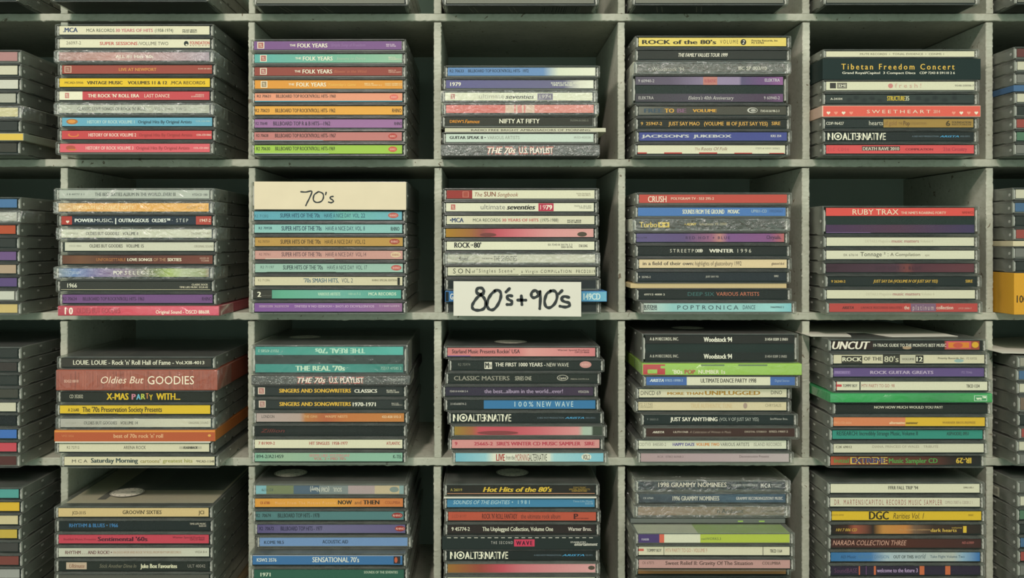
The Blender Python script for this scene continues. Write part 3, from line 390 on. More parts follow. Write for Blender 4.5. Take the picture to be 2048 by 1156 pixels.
CELLS[2, 3] = dict(top=689.5, p=24, cases=[
 C('double CD case with two emerald green spines', 'd', 80, [(90, '34847a'), (600, '3c8c7c'), (1210, '48a094')], [T("THE REAL '70s", 540, 902, 'a8ccb4', 'Bf', .56, .0), T('75517 47585 2', 128, 280, '9cb8a4', 'bf', .3, .0)], bg2=[(90, '2f7c72'), (600, '34847a'), (1210, '2c7064')], items2=[T("THE REAL '70s", 397, 757, 'b8d0b4', 'B', .56), T('75517 47585 2', 1015, 1165, '9cb8a4', '', .3)], wt=2.3, w=1, soft=1, sticker=(470, 158), p=26),
 C('shrink wrapped speckled CD slipcase below emerald case', 's', 82, '4c4c46', ['speckle', T('THE 70s', 410, 620, 'a8564c', 'Bi', .74), T('U.S. PLAYLIST', 642, 896, 'a8564c', 'B', .74), T('THE 70s', 415, 618, 'd8d4c0', 'bi', .54), T('U.S. PLAYLIST', 646, 892, 'd8d4c0', 'b', .54), T('CRIMCD597', 1072, 1195, 'a4a498', '', .26, .06)], wt=.75, w=1, soft=1),
 C('black spined CD case, yellow lettering, white final word', 'j', 78, '2b302d', BOX(127, 177, 'c8b8a4', 'a06c64')+[T('SINGERS AND SONGWRITERS', 280, 800, 'cca43c', 'B', .42, .06), T('CLASSICS', 824, 990, 'd0ccb8', 'B', .38, .02), T('R144-31', 1058, 1122, 'c4c0ac', 'b', .17, .1), T('OPCD-2603', 1058, 1148, 'c4c0ac', 'b', .17, -.16)]),
 C('black spined CD case, yellow lettering, white years', 'j', 80, '2b302d', BOX(133, 183, 'c8b8a4', '9c746c')+[T('SINGERS AND SONGWRITERS', 282, 800, 'cca43c', 'B', .42, .04), T('1970-1971', 812, 980, 'd0ccb8', 'B', .42, .0), T('R812-02', 1094, 1145, 'a8a494', 'b', .15, .12), T('3145408812-2', 1094, 1172, 'a8a494', 'b', .13, -.1)]),
 C('CD case with pale grey to orange spine', 'j', 88, [(100, 'a4948c'), (430, 'a49084'), (470, 'a87040'), (620, 'a45c3c'), (760, 'b06c3c'), (1230, 'b0743c')], [T('LONDON', 154, 246, '3c3834', '', .32, .14), T('THE GINS', 456, 557, 'c49c6c', 'b', .26, .14), T("WASPS' NESTS", 611, 775, 'd0a878', 'b', .26, .14), T('422-828 592-2', 1023, 1162, 'd4bc94', 'b', .26, .1)]),
 C('black spined CD case with faint rusty script', 'j', 76, '1e221f', [T('Zillion', 145, 320, '6c342c', 'il', .4), T('SOUNDTRACKS FOR THE AGES VOL. 3', 335, 950, '2e3430', '', .24)]),
 C('cream spined CD case with small red lettering', 'j', 76, 'c9c5a8', [T('7 81909-2', 130, 250, 'a04440', 'b', .32, .1), T('HIT SINGLES  1958-1977', 498, 777, 'a04440', 'b', .34, .1), T('ATLANTIC', 1056, 1157, 'a04440', 'b', .34, .1)]),
 C('light sage green spined CD case', 'j', 76, [(90, '7ba48c'), (300, '8ca488'), (600, '84a48c'), (1210, '80a890')], [T('894-2/A21459', 115, 312, '30443c', 'b', .38, .1), T('SEEMS LIKE YESTERDAY', 498, 792, 'b0847c', 'B', .3, .24), T("VOL. 2 • MID 70's", 530, 764, 'a87870', 'B', .3, -.24), T('K-TEL', 1105, 1173, '30443c', 'b', .38, .08)])])
CELLS[3, 3] = dict(top=692, p=24, cases=[
 C('salmon pink spined CD case with round sticker on lid', 'j', 98, [(120, 'bc7470'), (650, 'c47c78'), (720, 'cc9088'), (1210, 'c07474')], [R(120, 292, '785c90', 0, .08), T("Starland Music Presents Rockin' USA", 158, 650, '3c2c2e', 'b', .44, .1), T('Warner Special Products', 922, 1152, '5c3c3c', 'b', .18, .3), T('OPCD-4666', 1047, 1152, '5c3c3c', 'b', .2, -.02)], sticker=(582, 192)),
 C('black spined CD case with white lettering and pink oval', 'j', 130, '222824', [T('R2 75974', 203, 290, '747468', '', .28, .1), R(393, 448, 'c8c4b0', .05, .88), T('M', 398, 426, '2c302c', 'B', .6), T('TV', 424, 446, '2c302c', 'b', .34, -.12), T('THE FIRST 1000 YEARS -', 470, 834, 'd4d0bc', 'b', .42, .1), T('NEW WAVE', 844, 1002, 'c8c4b0', '', .42, .08), E(1082, 1167, 'b8847c', .18, .98), T('RHINO', 1098, 1152, 'd0a498', 'b', .24, .1)]),
 C('black spined CD case with muted grey lettering', 'j', 106, '242924', [T('CLASSIC MASTERS', 172, 575, '8c8878', 'b', .48, .02), T('SERIES ONE', 615, 733, 'b8b4a0', '', .44, .0), E(918, 1000, 'a8a494', .2, .9), E(924, 994, '262a26', .26, .84), T('Capitol', 932, 986, 'b8b4a0', 'bi', .26, .04), T('70876-13179-2-6', 1015, 1150, '8c8878', 'b', .16, -.12)]),
 C('dark plum spined CD case with pale lower case lettering', 'j', 84, [(100, '2f2c38'), (700, '352c3c'), (1200, '3c3040')], [T('7243 8 41438 2 4', 142, 273, 'b4b0a4', 'b', .2, .02), T('the best...album in the world...ever!', 392, 962, '9c8ca0', 'b', .44, .04), T('VTDCD76', 1072, 1149, 'b4b0a4', 'b', .26, -.06)]),
 C('half black half bright blue spined CD case', 'j', 100, '1f2523', [R(389, 1205, '356c94'), T('314560874-2', 147, 262, 'b4b0a4', '', .24, .1), T('100%', 611, 747, 'b8ccc8', 's', .56, .06), T('NEW WAVE', 773, 1036, 'b8ccc8', 's', .6, .06)]),
 C('black CD case, large white fragmented letters', 'j', 126, '1d2321', NOALT(165, 587, 775, 967, 1195)),
 C('CD case with olive to pink photographic spine', 'j', 148, [(165, '8c7430'), (300, '94603c'), (360, 'b44c54'), (560, 'b04c54'), (800, 'bc6468'), (1070, 'c88884'), (1110, '9cac98'), (1165, 'a0ac9c'), (1180, '3c4438'), (1260, '3c4438')], [E(340, 640, '783c3c', -.0, .5)], tray='g'),
 C('pink spined CD case with red blocky lettering', 'j', 130, 'c38680', [T('9', 178, 198, 'a8404c', 'B', .38, .06), T('25665-2', 318, 455, 'a8404c', 'B', .38, .04), T("SIRE'S WINTER CD MUSIC SAMPLER", 480, 1090, 'a8404c', 'B', .4, .04), T('SIRE', 1117, 1192, 'a8404c', 'B', .4, .04)]),
 C('sky blue spined CD case with white central banner', 'j', 156, [(170, '6ca4b0'), (400, '8cb8bc'), (460, 'c8ccb8'), (850, 'c8ccb8'), (900, '94bcbc'), (1260, '74acb8')], [R(455, 870, 'ccccb8', .1, .95), T('LIVE', 478, 542, '9c3c34', 'B', .76), T('from the', 550, 612, '44443c', '', .5), T('MORNING', 617, 716, '9c4c40', '', .76), T('ALTERNATIVE', 716, 845, '3c3c34', '', .76), E(1095, 1167, 'ccccb8', .14, .96), T('VOL.2', 1106, 1155, '3c302c', 'b', .54, .05)], tray='g', p=26)])
CELLS[4, 3] = dict(top=667, p=25, cases=[
 C('black double CD case with hand-drawn white lettering', 'd', 195, '262622', [T('A & M RECORDS, INC.', 253, 462, 'c8c4b0', 'b', .36, .1), T('Woodstock 94', 643, 850, 'd8d4c0', 'B', .56, .02), T('31454 0289 2 IN01', 1087, 1252, 'd0ccb8', 'b', .32, .04)], bg2='222623', items2=[T('A & M RECORDS, INC.', 253, 462, 'b0ac9c', 'b', .34, .06), T('Woodstock 94', 643, 850, 'd4d0bc', 'B', .56, .02), T('31454 0289 2 IN02', 1087, 1246, '9c988c', 'b', .3, .0)], wt=2.3, sticker=(525, 92), top='4c2c24', p=27),
 C('lime green wrapped CD box with red end', 's', 198, '8cae4c', [R(198, 362, 'a83c3c'), R(235, 305, '8cae4c', .1, .5), R(330, 365, '8cae4c', .6, .85), R(620, 790, '5c7048', .84, 1), R(890, 1100, '5c7048', .84, 1), T("'80s", 415, 488, 'd8d4b4', 'b', .38, -.28), T('POP', 502, 580, '9c4034', 'B', .38, -.28), T('NUMBER 1s', 602, 795, 'd8d4b4', 'b', .36, -.28)], wt=.88, w=1, soft=1, p=34, body='8cae4c'),
 C('blue and cream banded spined CD case', 'j', 200, 'ccc9ae', [R(190, 521, '466498'), R(1125, 1330, '466498'), T('ARISTA', 252, 355, 'c8d0cc', 'Bi', .34, .1), T('07822-18988-2', 363, 493, '9cb0c0', 'b', .28, .1), T('ULTIMATE DANCE PARTY 1998', 621, 1023, '3c3c36', 'b', .46, .08), T('Digital Stereo', 1158, 1263, '94a8c0', '', .26, .06)], tray='g', p=34),
 C('cream spined CD case with ochre slab lettering', 'j', 148, 'c9c4a6', [T('DINCD 69', 188, 333, '44423a', '', .46, .04), T('MORE THAN', 380, 642, 'a07c34', 'B', .3, -.04), T('UNPLUGGED', 652, 1055, 'a07c34', 'B', .46, .04), T('DINO', 1132, 1212, '44423a', '', .42, .1)]),
 C('faded ivory spined CD case with nearly invisible title', 'j', 142, 'c5b894', [T('F2 21745', 178, 274, '8c8468', '', .3, .26), T('DIDX6605', 178, 274, '8c8468', '', .26, -.14), T('TRUE AUTHENTIC TUNE', 548, 848, 'c0aa80', 'b', .5, .06), E(928, 958, '9c8878', .2, .9), T('CHRYSALIS', 1087, 1202, '8c8468', '', .34, .14)]),
 C('black spined CD case with bold white deco lettering', 'j', 186, '1f2725', [T('9  26621-2', 233, 314, '7c8078', '', .22, .04), T('JUST SAY ANYTHING', 401, 743, 'd4d0bc', 'B', .44, .06), T('(VOL V OF JUST SAY YES)', 757, 1040, 'a8aca0', '', .38, .06), T('Sire/Warner Bros.', 1122, 1250, '9c9c90', 'b', .24, .12)], p=31),
 C('dark brown spined CD case with small white lettering', 'j', 200, '3c2822', [T('ARISTA', 272, 357, 'c8c0ac', 'Bi', .24, .06), T('LILITH FAIR', 424, 533, 'b8ac98', 'b', .22, .08), T('A Celebration of Women in Music', 542, 843, '948474', 'i', .26, .08), T('DIGITAL STEREO', 940, 1098, 'a89c88', 'b', .2, .12), T('07822-19007-2', 1117, 1253, 'b0a490', 'b', .22, .14)], p=32, tray='g'),
 C('white spined CD case with purple and orange words', 'j', 144, 'c8c8b0', [T('CIDTV3  848580-2', 166, 372, '848474', '', .36, .04), T('HAPPY DAZE', 419, 579, '544c84', 'B', .34, .04), T('VOLUME TWO', 588, 758, 'c48444', 'B', .34, .04), T('VARIOUS ARTISTS', 764, 973, '54544c', '', .38, .04), T('ISLAND RECORDS', 1006, 1207, '848474', '', .38, .04)]),
 C('dusty lilac spined CD case', 'j', 160, [(170, 'a08a88'), (700, 'a49090'), (1260, 'a89c98')], [T('RCA   07863 66968-2', 310, 497, '6c5c5c', '', .24, .14), T('Deconstruction Presents', 902, 1113, '60504f', '', .28, .2)], tray='g')])
CELLS[5, 3] = dict(top=679, p=40, cases=[
 C('black spined CD case with huge slanted white title', 'j', 195, '22221e', [R(212, 520, '2a1e1a'), T('UNCUT', 222, 502, 'd8d0bc', 'Bi', .84), T("19-TRACK GUIDE TO THE MONTH'S BEST MUSIC", 524, 1050, 'ccc8b4', 'b', .34), R(1040, 1290, '8c4434'), R(1052, 1230, 'b84c5c', .12, .98), R(1066, 1216, 'c4762c', .2, .84), E(1100, 1170, 'b4503c', .2, .8), E(1235, 1285, 'c4982c', .2, .9), E(735, 800, '9c8468', .0, .4)], p=32),
 C('cream spined CD case with boxed vintage letters', 'j', 218, 'c1ba9c', [R(305, 455, '3a382f', 0, .88), T('ROCK', 310, 452, 'ccc8ac', 'B', .44, -.02), T('OF THE', 466, 597, '3c3a32', 'b', .4, .06), R(604, 728, '3a382f', 0, 1), T("80's", 613, 718, 'b8b498', 'b', .62, .0), R(735, 835, 'b0ac94', .1, .9), T('VOLUME', 742, 832, '6c6858', 'b', .22), R(840, 898, '2c2a24', .04, .94), T('12', 846, 892, 'd4d0b4', 'B', .5, .0), T('Priority Records, Inc.', 1003, 1195, '74705c', 'b', .22, .14), T('P2 53722', 1210, 1285, '84806c', '', .22, .1), E(1120, 1190, '8ca49c', .1, .5)]),
 C('muted purple spined CD case', 'j', 218, '5c4a76', [R(250, 370, '74608c', .26, .66), T('PRIORITY', 256, 364, '8c7aa0', 'B', .26, -.02), T('ROCK GUITAR GREATS', 512, 970, 'a898ac', 'B', .34, -.02), T('P2 7046', 1175, 1250, '8c7c9c', '', .26, -.02)], p=36),
 C('white spined CD case with red block at left', 'j', 238, 'cac6ab', [R(252, 271, 'b84848'), R(271, 306, 'b84848', .4, .68), T('TOMMY BOY', 312, 419, '34342e', 'b', .32, .04), R(434, 442, '2c2c28', .02, .98), T('MTV PARTY TO GO ·98', 449, 687, 'a86c60', '', .36, .04), T('TBCD 1234', 1206, 1302, '3c3c34', 'b', .34, .0)]),
 C('vivid green cardboard CD sleeve', 's', 196, [(190, '3c8c54'), (300, '2c9048'), (700, '2c8c44'), (1000, '28783c'), (1360, '3c9048')], [R(1236, 1330, '9cb89c', .1, .85), R(1242, 1324, '2c8444', .18, .77), T('we™', 1250, 1322, 'd0d8b8', 'B', .42)], wt=.66, p=45, body='3c8c54', w=1, soft=1),
 C('black spined CD case with small white question', 'j', 236, '20241f', [T('NOW HOW MUCH WOULD YOU PAY?', 541, 1035, 'c8c4ac', 'b', .28, .14)]),
 C('half salmon half yellow spined CD case', 'j', 218, 'c9a432', [R(200, 765, 'c47850'), T('PRO-CD-6606', 250, 378, 'cf9870', 'b', .24, -.16), T('alternative', 648, 762, 'd8bc94', 'Bi', .3, -.14), T('summer', 768, 858, '5c4c24', 'Bi', .3, -.14), T('WARNER BROS./REPRISE', 1032, 1272, '8c7030', 'b', .24, -.12)]),
 C('teal spined CD case with dark narrow lettering', 'j', 205, '33806f', [T('RE/SEARCH: Incredibly Strange Music, Volume II', 265, 853, '1f3c38', 'b', .44, .18), T('ASPHODEL 0951', 1062, 1223, '2c4c44', 'B', .36, .12)], p=36),
 C('ivory spined CD case with tiny serif lettering', 'j', 218, 'c2bea4', [T('C2K 69012', 263, 380, '54503f', 'b', .26, .18), T('DIANA, PRINCESS OF WALES', 528, 868, '8c8470', '', .26, .22), T('TRIBUTE', 898, 1007, '8c8470', '', .26, .22)], p=38),
 C('orange to black spined CD case with green and yellow words', 'j', 195, [(205, 'a8503c'), (250, '9c5034'), (420, '6c3c2c'), (1000, '4c2c22'), (1100, '2c221c'), (1285, '1f1f1b')], [T('Initial', 248, 355, '4c8440', 'b', .46), T('EXTREME', 366, 636, 'c8a84c', 'B', .76, .03), T('EXTREME', 378, 624, '3c3c64', 'B', .56, .03), T('Music Sampler CD', 645, 998, '4c9044', 'b', .52), T('IR-29', 1131, 1243, 'c4a43c', 'Bf', .6)], p=30)])
CELLS[1, 4] = dict(top=1013, p=36, cases=[
 C('cream yellow spined CD case with beige booklet under lid', 'j', 85, 'bfa876', [T('JCD-3115', 257, 390, '4c402c', 'b', .34, -.06), T("GROOVIN' SIXTIES", 750, 1130, '3c3424', 'b', .42, .02), T('JCI', 1490, 1545, '3c3424', 'b', .4, -.02)], art='booklet', sticker=(803, 315)),
 C('black spined CD case with blue lettering', 'j', 92, '1f2624', [T('RHYTHM & BLUES • 1966', 229, 705, '3f74a0', 'b', .4, .05), T('TIME-LIFE MUSIC', 1405, 1565, 'b0a894', 'b', .2, .26), T('RHD-01', 1497, 1565, 'b0a894', 'b', .18, -.06)]),
 C('crimson spined CD case with heavy dark lettering', 'j', 88, 'b0404c', [T('Buddah Music Presents', 175, 490, '7c2c34', 'b', .22, -.02), T("Sentimental '60s", 507, 995, '43202a', 'B', .46, .02), T('Warner Special Products', 1238, 1553, '702c34', 'b', .22, .26), T('OPCD-4664', 1408, 1550, '702c34', 'b', .22, -.06)]),
 C('pale grey spined CD case with maroon lettering', 'j', 88, [(125, 'b4b4a0'), (800, 'b0a898'), (1630, 'b8b8a4')], [T('RHYTHM . . . AND ROCK! •', 190, 645, '5c3030', 'b', .38), T("50s DOO-WOP AND ROCK 'N' ROLL FROM RHYTHM RECORDS", 657, 1320, 'a08870', 'b', .26), T('WESA 814', 1455, 1572, '74705f', '', .26, .04)]),
 C('black CD case with small cream block and script', 'j', 88, '242923', [R(200, 400, 'b09c84', .1, .9), T('Ultimate', 230, 380, '84604c', 'bi', .44), T('Stick Another Dime In', 525, 885, '74705c', 'il', .4), T('Juke Box Favourites', 925, 1285, 'ccc8a8', 'B', .46), T('ULT 40042', 1388, 1560, '8c887c', '', .34)]),
 C('dark grey spined CD case', 'j', 88, '4c4c44', []), C('brown spined CD case', 'j', 90, '6c4c38', []), C('cream spined CD case', 'j', 86, 'b8b49c', []), C('slim tan cardboard CD sleeve', 's', 90, '9c8460', [], wt=.6)])
CELLS[2, 4] = dict(top=968, p=25, cases=[
 C('CD case with pastel patchwork spine, upside-down lettering', 'j', 113, '7c9490', [R(113, 253, '74a0a4'), R(253, 520, '6c7454'), R(520, 770, '4c5c68'), R(770, 1052, '747c78'), R(1052, 1312, '9c8c88'), R(1312, 1552, 'b0a080'), T('SOUL', 905, 990, 'b8b8a8', 'bf', .46), T('(Old Navy)', 680, 868, 'b8b8a8', 'bf', .5), T('R2 7179', 208, 318, '4c5c54', 'f', .3), E(1457, 1547, '748078', .2, .86)], tray='g', sticker=(495, 125)),
 C('orange gradient spined CD case', 'j', 105, [(130, 'c88c3c'), (900, 'cc9440'), (1200, 'c07c40'), (1620, 'b87040')], [T('CK 67380', 193, 287, '8c3c2c', 'b', .3), T('Music From The Motion Picture', 340, 930, 'd8a878', 's', .3, -.02), T('NOW', 952, 1090, '2c2c24', 'B', .46, .06), T('and', 1115, 1180, '5c4430', '', .4, .04), T('THEN', 1198, 1358, '2c2c24', 'B', .46, .06), T('COLUMBIA', 1413, 1560, '8c4c30', '', .32, .02)]),
 C('teal grey spined CD case with red oval mark', 'j', 112, '4c706f', [T('R2  70674', 155, 297, '23302f', 'b', .38, .06), T('BILLBOARD TOP HITS - 1978', 365, 772, '23302f', 'b', .46, .06)]+RHINO(1478, 1586, '84302c')),
 C('purple grey spined CD case with red oval mark', 'j', 128, [(150, '544c70'), (800, '64607c'), (1640, '5c5474')], [T('R2  70672', 185, 327, '26243a', 'b', .38, .06), T('BILLBOARD TOP HITS - 1977', 393, 800, '26243a', 'b', .46, .06)]+RHINO(1508, 1615, '84302c')),
 C('periwinkle blue spined CD case with black lettering', 'j', 150, '6884a8', [T('KOME 98.5', 232, 425, '2a3440', 'b', .36, -.06), T('ACOUSTIC AID', 800, 1052, '2a3440', 'b', .4, .02)], dx=0, tray='g'),
 C('deep blue spined CD case with white condensed lettering', 'j', 80, '3a6690', [R(118, 1612, 'a8acb4', .93, 1), T('KSW2 3576', 160, 353, 'c8ccc0', 'b', .34), T("SENSATIONAL 70's", 703, 1160, 'c8ccc0', 'b', .5, .05), R(1497, 1562, '342c2c', .1, .9), E(1505, 1535, 'b0583c', .2, .8)], p=35, wt=1.1),
 C('dark green spined CD case', 'j', 95, '2c5444', [T('1971', 195, 295, 'b8c0a8', 'B', .4, -.1), T('SOUNDS OF THE SEVENTIES', 1207, 1538, 'a8b49c', 'b', .28, .24)], p=35),
 C('blue spined CD case under green one', 'j', 95, '44607c', []), C('red spined CD case', 'j', 95, '8c443c', []), C('ivory spined CD case', 'j', 95, 'b8b49c', [])])
CELLS[3, 4] = dict(top=968, p=24, cases=[
 C('black spined CD case with slanted yellow lettering', 'j', 130, '25241f', [T('A 26019', 198, 313, 'b0a04c', '', .3), T("Hot Hits of the 80's", 515, 1192, 'c8a838', 'Bi', .54, .05), T('SONY MUSIC', 1400, 1523, 'a08434', '', .18, .32), T('SPECIAL PRODUCTS', 1358, 1562, 'a08434', '', .18, .04), T('CORPORATE DISC', 1385, 1535, 'a08434', 'b', .18, -.2), R(150, 1640, 'a4785c', 0, .1)], sticker=(805, 120)),
 C('cerulean blue spined CD case under white paper rim', 'j', 128, '3f7796', [T('SOUNDS OF THE EIGHTIES', 225, 780, 'a8c4c4', 'i', .42, .1), T('• 1981', 798, 972, 'a8c4c4', 's', .42, .12), T('Time-Life Music', 1397, 1590, '94b0b8', '', .2, .22), T('SOD-08', 1515, 1592, '94b0b8', '', .2, -.12)], rim=1),
 C('rust orange spined CD case', 'j', 140, 'a84e3a', [T('LCD 8197', 215, 357, '84402f', '', .34), T("ROCK 'N' ROLL FANTASY", 508, 852, '4c2820', 'b', .56), T('the ultimate rock album', 886, 1272, '54302a', '', .5), T('P', 1402, 1447, '442420', 'B', .6), T('PRIORITY RECORDS', 1402, 1548, '442420', 'b', .12, -.3)]),
 C('black spined CD case with white condensed lettering', 'j', 135, '292320', [T('9 45774-2', 210, 388, 'd0ccb4', 'b', .42, .04), T('The Unplugged Collection, Volume One', 511, 1202, 'd0ccb4', 'b', .46, .04), T('Warner Bros.', 1347, 1578, 'c8c0b0', 'b', .42, .04)]),
 C('matt black cardboard CD sleeve with pink word block', 's', 118, '262d29', [T('THE SECOND', 595, 808, 'b0aca0', 's', .22, .06), R(820, 1020, 'b83c50', .22, .82), T('WAVE', 840, 1000, '34202a', 'Bs', .34, .02), T('STARBUCKS', 1370, 1520, 'c0bcac', 'b', .12, .1), T('entertainment', 1408, 1635, 'c8c4b0', 'bi', .26, -.1)], wt=.98, dashes=1, body='262d29'),
 C('black CD case with white fragmented letters, near bottom', 'j', 128, '1e2422', NOALT(195, 762, 1015, 1280, 1588)),
 C('CD case with ochre to pink spine', 'j', 135, [(160, '8c6430'), (500, '8c4438'), (700, 'b04c54'), (900, 'bc6c70'), (1640, 'c89490')], [E(1545, 1610, '4c4438', .3, .8)], tray='g'),
 C('cream spined CD case below the ochre one', 'j', 130, 'b8b49c', []), C('blue spined CD case', 'j', 130, '4c6c8c', []), C('black spined CD case', 'j', 130, '24282a', [])])
CELLS[4, 4] = dict(top=964, p=24, cases=[
 C('shrink wrapped black spined CD case with white serif title', 'j', 195, '22262a', [T('1998 GRAMMY NOMINEES', 425, 1093, 'c0b8a4', 'b', .52, .14), T('GRAMMY RECORDINGS', 1142, 1393, 'a4a49c', 'b', .26, .08), T('M·C·A', 1427, 1522, 'c0bcb0', 'B', .5), T('MUSIC & MEDIA', 1530, 1628, '94948c', 'b', .18, .12), T('OF AMERICA', 1530, 1628, '94948c', 'b', .18, -.16)], w=1, p=18, tray='g'),
 C('navy spined CD case with white condensed lettering', 'j', 200, [(215, '30363c'), (900, '33424f'), (1200, '31495a'), (1690, '2f4456')], [T('CK 67565', 277, 377, 'a4a49c', 'b', .22, .04), T('1996 GRAMMY NOMINEES', 564, 1022, 'b4b0a0', 'B', .5), T('GRAMMY RECORDINGS/SONY MUSIC', 1185, 1642, 'c0bcb0', 'b', .34)], w=1, soft=1, p=18),
 C('heavily crinkled shrink wrapped taupe spined CD case', 'j', 190, [(200, '84705c'), (800, '7a6a58'), (1720, '6a6252')], [T('n Ambient', 1000, 1260, '3c3c34', 'b', .5), T('Asphodel 0002', 1418, 1630, '4c463c', 'bi', .24)], w=1, tray='g', p=18),
 C('slim clear edged sleeve with green flecks', 's', 140, '5c6058', [R(1190, 1240, '84a050', .2, .6), R(1395, 1450, '84a050', .2, .6)], wt=.4, body='3c403a', p=18, dx=0),
 C('CD case with purple, red, white and lime spine blocks', 'j', 185, 'c8c6ac', [R(200, 428, '483a64'), R(428, 475, 'c4604c'), R(828, 1700, 'a3b044'), T('FUNDER', 255, 327, 'b8b4bc', 'b', .22, -.14), T('netWORKS.3', 840, 1030, '5c6840', '', .28, -.04)], p=42, art='networks', tray='g'),
 C('white spined CD case with thin black divider lines', 'j', 190, 'c6c0a4', [R(205, 229, 'b85c4c'), R(229, 280, 'b85c4c', .46, .74), T('TOMMY BOY', 308, 453, '34342e', 'b', .34, .06), R(474, 479, '3c3c38'), T('MTV PARTY TO GO - VOLUME 9', 493, 898, 'b0846c', '', .42, .08), R(1440, 1446, '3c3c38'), T('TBCD 1164', 1510, 1628, '3c3c34', 'b', .34, .0)], p=40),
 C('pinkish spined CD case', 'j', 190, 'b08880', [T('CK 67573', 262, 375, '5c4840', '', .3, .16), T('Sweet Relief II: Gravity Of The Situation', 488, 1342, '54403a', 'b', .42, .14), T('COLUMBIA', 1432, 1612, '5c4840', 'b', .34, .14)], p=40),
 C('orange spined CD case', 'j', 190, 'b07848', []), C('smooth grey spined CD case', 'j', 190, '84847c', []), C('black spined CD case', 'j', 190, '24282a', []), C('tan spined CD case', 'j', 190, 'a08c70', [])])
CELLS[5, 4] = dict(top=964.5, p=32, cases=[
 C('ivory spined CD case with short black title', 'j', 265, 'c8c4a8', [T("FFRR FALL TRIP '94", 868, 1160, '3c3c34', 'b', .36, .08), T('DPRO 692-1', 1605, 1702, '54503f', 'b', .18, .1)]),
 C('off white spined CD case with tall maroon lettering', 'j', 262, 'c4bfa4', [T('DR. MARTENS/CAPITOL RECORDS MUSIC SAMPLER', 341, 1390, '8c5048', 's', .56, -.02), T('DPRO 7087 6 12828 2 1', 1422, 1685, '9c8c7c', '', .32, -.02)]),
 C('mustard yellow spined CD case with bold initials', 'j', 278, 'c8a62c', [T('DGCD-24704', 303, 432, '7c6424', '', .2, .1), T('DGC', 678, 873, '2f2c1c', 'B', .84, .05), T('Rarities Vol. 1', 914, 1217, '4c4020', 'i', .6, .0), T('DGC', 1650, 1700, '7c6424', 'b', .2, .1)]),
 C('black and amber glowing spined CD case', 'j', 275, [(285, '201e1b'), (470, '3c261c'), (540, '8c4c38'), (640, '6c4030'), (720, '26221e'), (820, 'b07c3c'), (1040, 'b0743c'), (1120, '6c5440'), (1300, '3c2c22'), (1750, '2c2620')], [T('HH 7 006 CD', 356, 563, 'b8983c', 'bi', .3, -.06), T('the Cleopatra compilation', 975, 1278, 'b08c5c', '', .2, -.02), T('dark hearts', 1282, 1538, 'c8a848', 'b', .36, -.12), T('volume', 1488, 1588, 'c8a848', '', .18, .24), T('1', 1600, 1634, 'c8a838', 'B', .72)]),
 C('maroon spined CD case with pinkish serif lettering', 'j', 272, [(280, '3c2420'), (1000, '48281f'), (1750, '3c2622')], [T('NARADA COLLECTION THREE', 325, 1045, 'c09480', 'i', .52, .06), T('ND-63909', 1583, 1700, '9c5c54', 'bi', .26, .1)]),
 C('blue spined CD case with silvery middle', 'j', 268, [(280, '34648c'), (700, '44709c'), (850, '9cacb0'), (1500, 'a4a89c'), (1600, '84a0b0'), (1750, '3c6898')], [T('AEI Music', 402, 553, '2c4c6c', 'b', .32), T('INFLIGHT DIVISION', 575, 875, '4c7088', '', .36), T('OUT OF THIS', 918, 1115, '34403f', 'b', .34), T('world', 1128, 1235, '4c6064', 'i', .5, .1), T('Take Flight Volume Two', 1278, 1615, '3c5464', '', .28, .04)]),
 C('dark plum spined CD case with orange stripes, cut off', 'j', 270, '2b2432', [T('SoundBASE', 342, 565, '5c3c54', '', .46, .0), R(580, 592, 'b4603c'), R(728, 748, 'b4603c'), T('welcome to the future 3', 757, 1157, 'a890b0', 'b', .42, .02), R(1175, 1222, 'b4603c'), R(1427, 1477, 'b4603c'), R(650, 655, '6c4470')]),
 C('grey spined CD case', 'j', 270, '6c6c64', []), C('green spined CD case', 'j', 270, '4c6c54', []), C('cream spined CD case', 'j', 270, 'b8b49c', [])])
# the half-seen stacks at both sides: (colour of the visible spine end, look, extras)
def side(xl, lst, **k):
    out = []
    for c, look, *o in lst:
        d = dict(o[0]) if o else {}
        out.append(C(look, d.pop('kind', 'j'), xl, c, d.pop('items', []), **d))
    return dict(cases=out, **k)
J = 'spined CD case'
CELLS[0, 1] = side(0, [('9c7470', 'mauve '+J, dict(tray='g')), ('b8b49c', 'cream '+J), ('b8b8a8', 'white '+J), ('9c9c8c', 'light grey '+J), ('b0a878', 'shrink wrapped straw '+J, dict(w=1)), ('2c302c', 'black '+J), ('c4a848', 'slim yellow cardboard sleeve', dict(kind='s', wt=.55, body='8c8c78')), ('34342c', 'dark '+J)], top=99, p=36, right=43)
CELLS[0, 2] = side(0, [('44688c', 'blue '+J), ('9c9c90', 'shrink wrapped grey '+J, dict(w=1, tray='g')), ('a0482c', 'rust red '+J), ('2c302c', 'black '+J), ('644c74', 'purple '+J), ('a08c74', 'tan '+J), ('54446c', 'violet '+J), ('b4b4a4', 'white '+J, dict(tray='g')), ('b8a468', 'straw yellow '+J, dict(tray='g'))], top=394, p=36, right=40)
CELLS[0, 3] = side(0, [('2c302c', 'black '+J), ('34302c', 'brownish black '+J), ('2c302c', 'plain black '+J+' under brownish one'), ('3c3c34', 'dark grey '+J), ('b8b49c', 'cream '+J), ('1c2020', 'glossy black '+J), ('3c64a0', 'bright blue '+J), ('b0444c', 'crimson '+J), ('4c2c28', 'dark brown '+J, dict(tray='g'))], top=694, p=36, right=42)
CELLS[0, 4] = side(0, [('4c8c84', 'teal '+J), ('c4a030', 'yellow '+J), ('b8ac84', 'cream '+J), ('b09840', 'ochre '+J), ('3c3c38', 'dark '+J), ('6c3c34', 'maroon '+J), ('8c8c84', 'grey '+J), ('44607c', 'blue '+J), ('2c302c', 'black '+J), ('a08c74', 'tan '+J)], top=975, p=36, right=45)
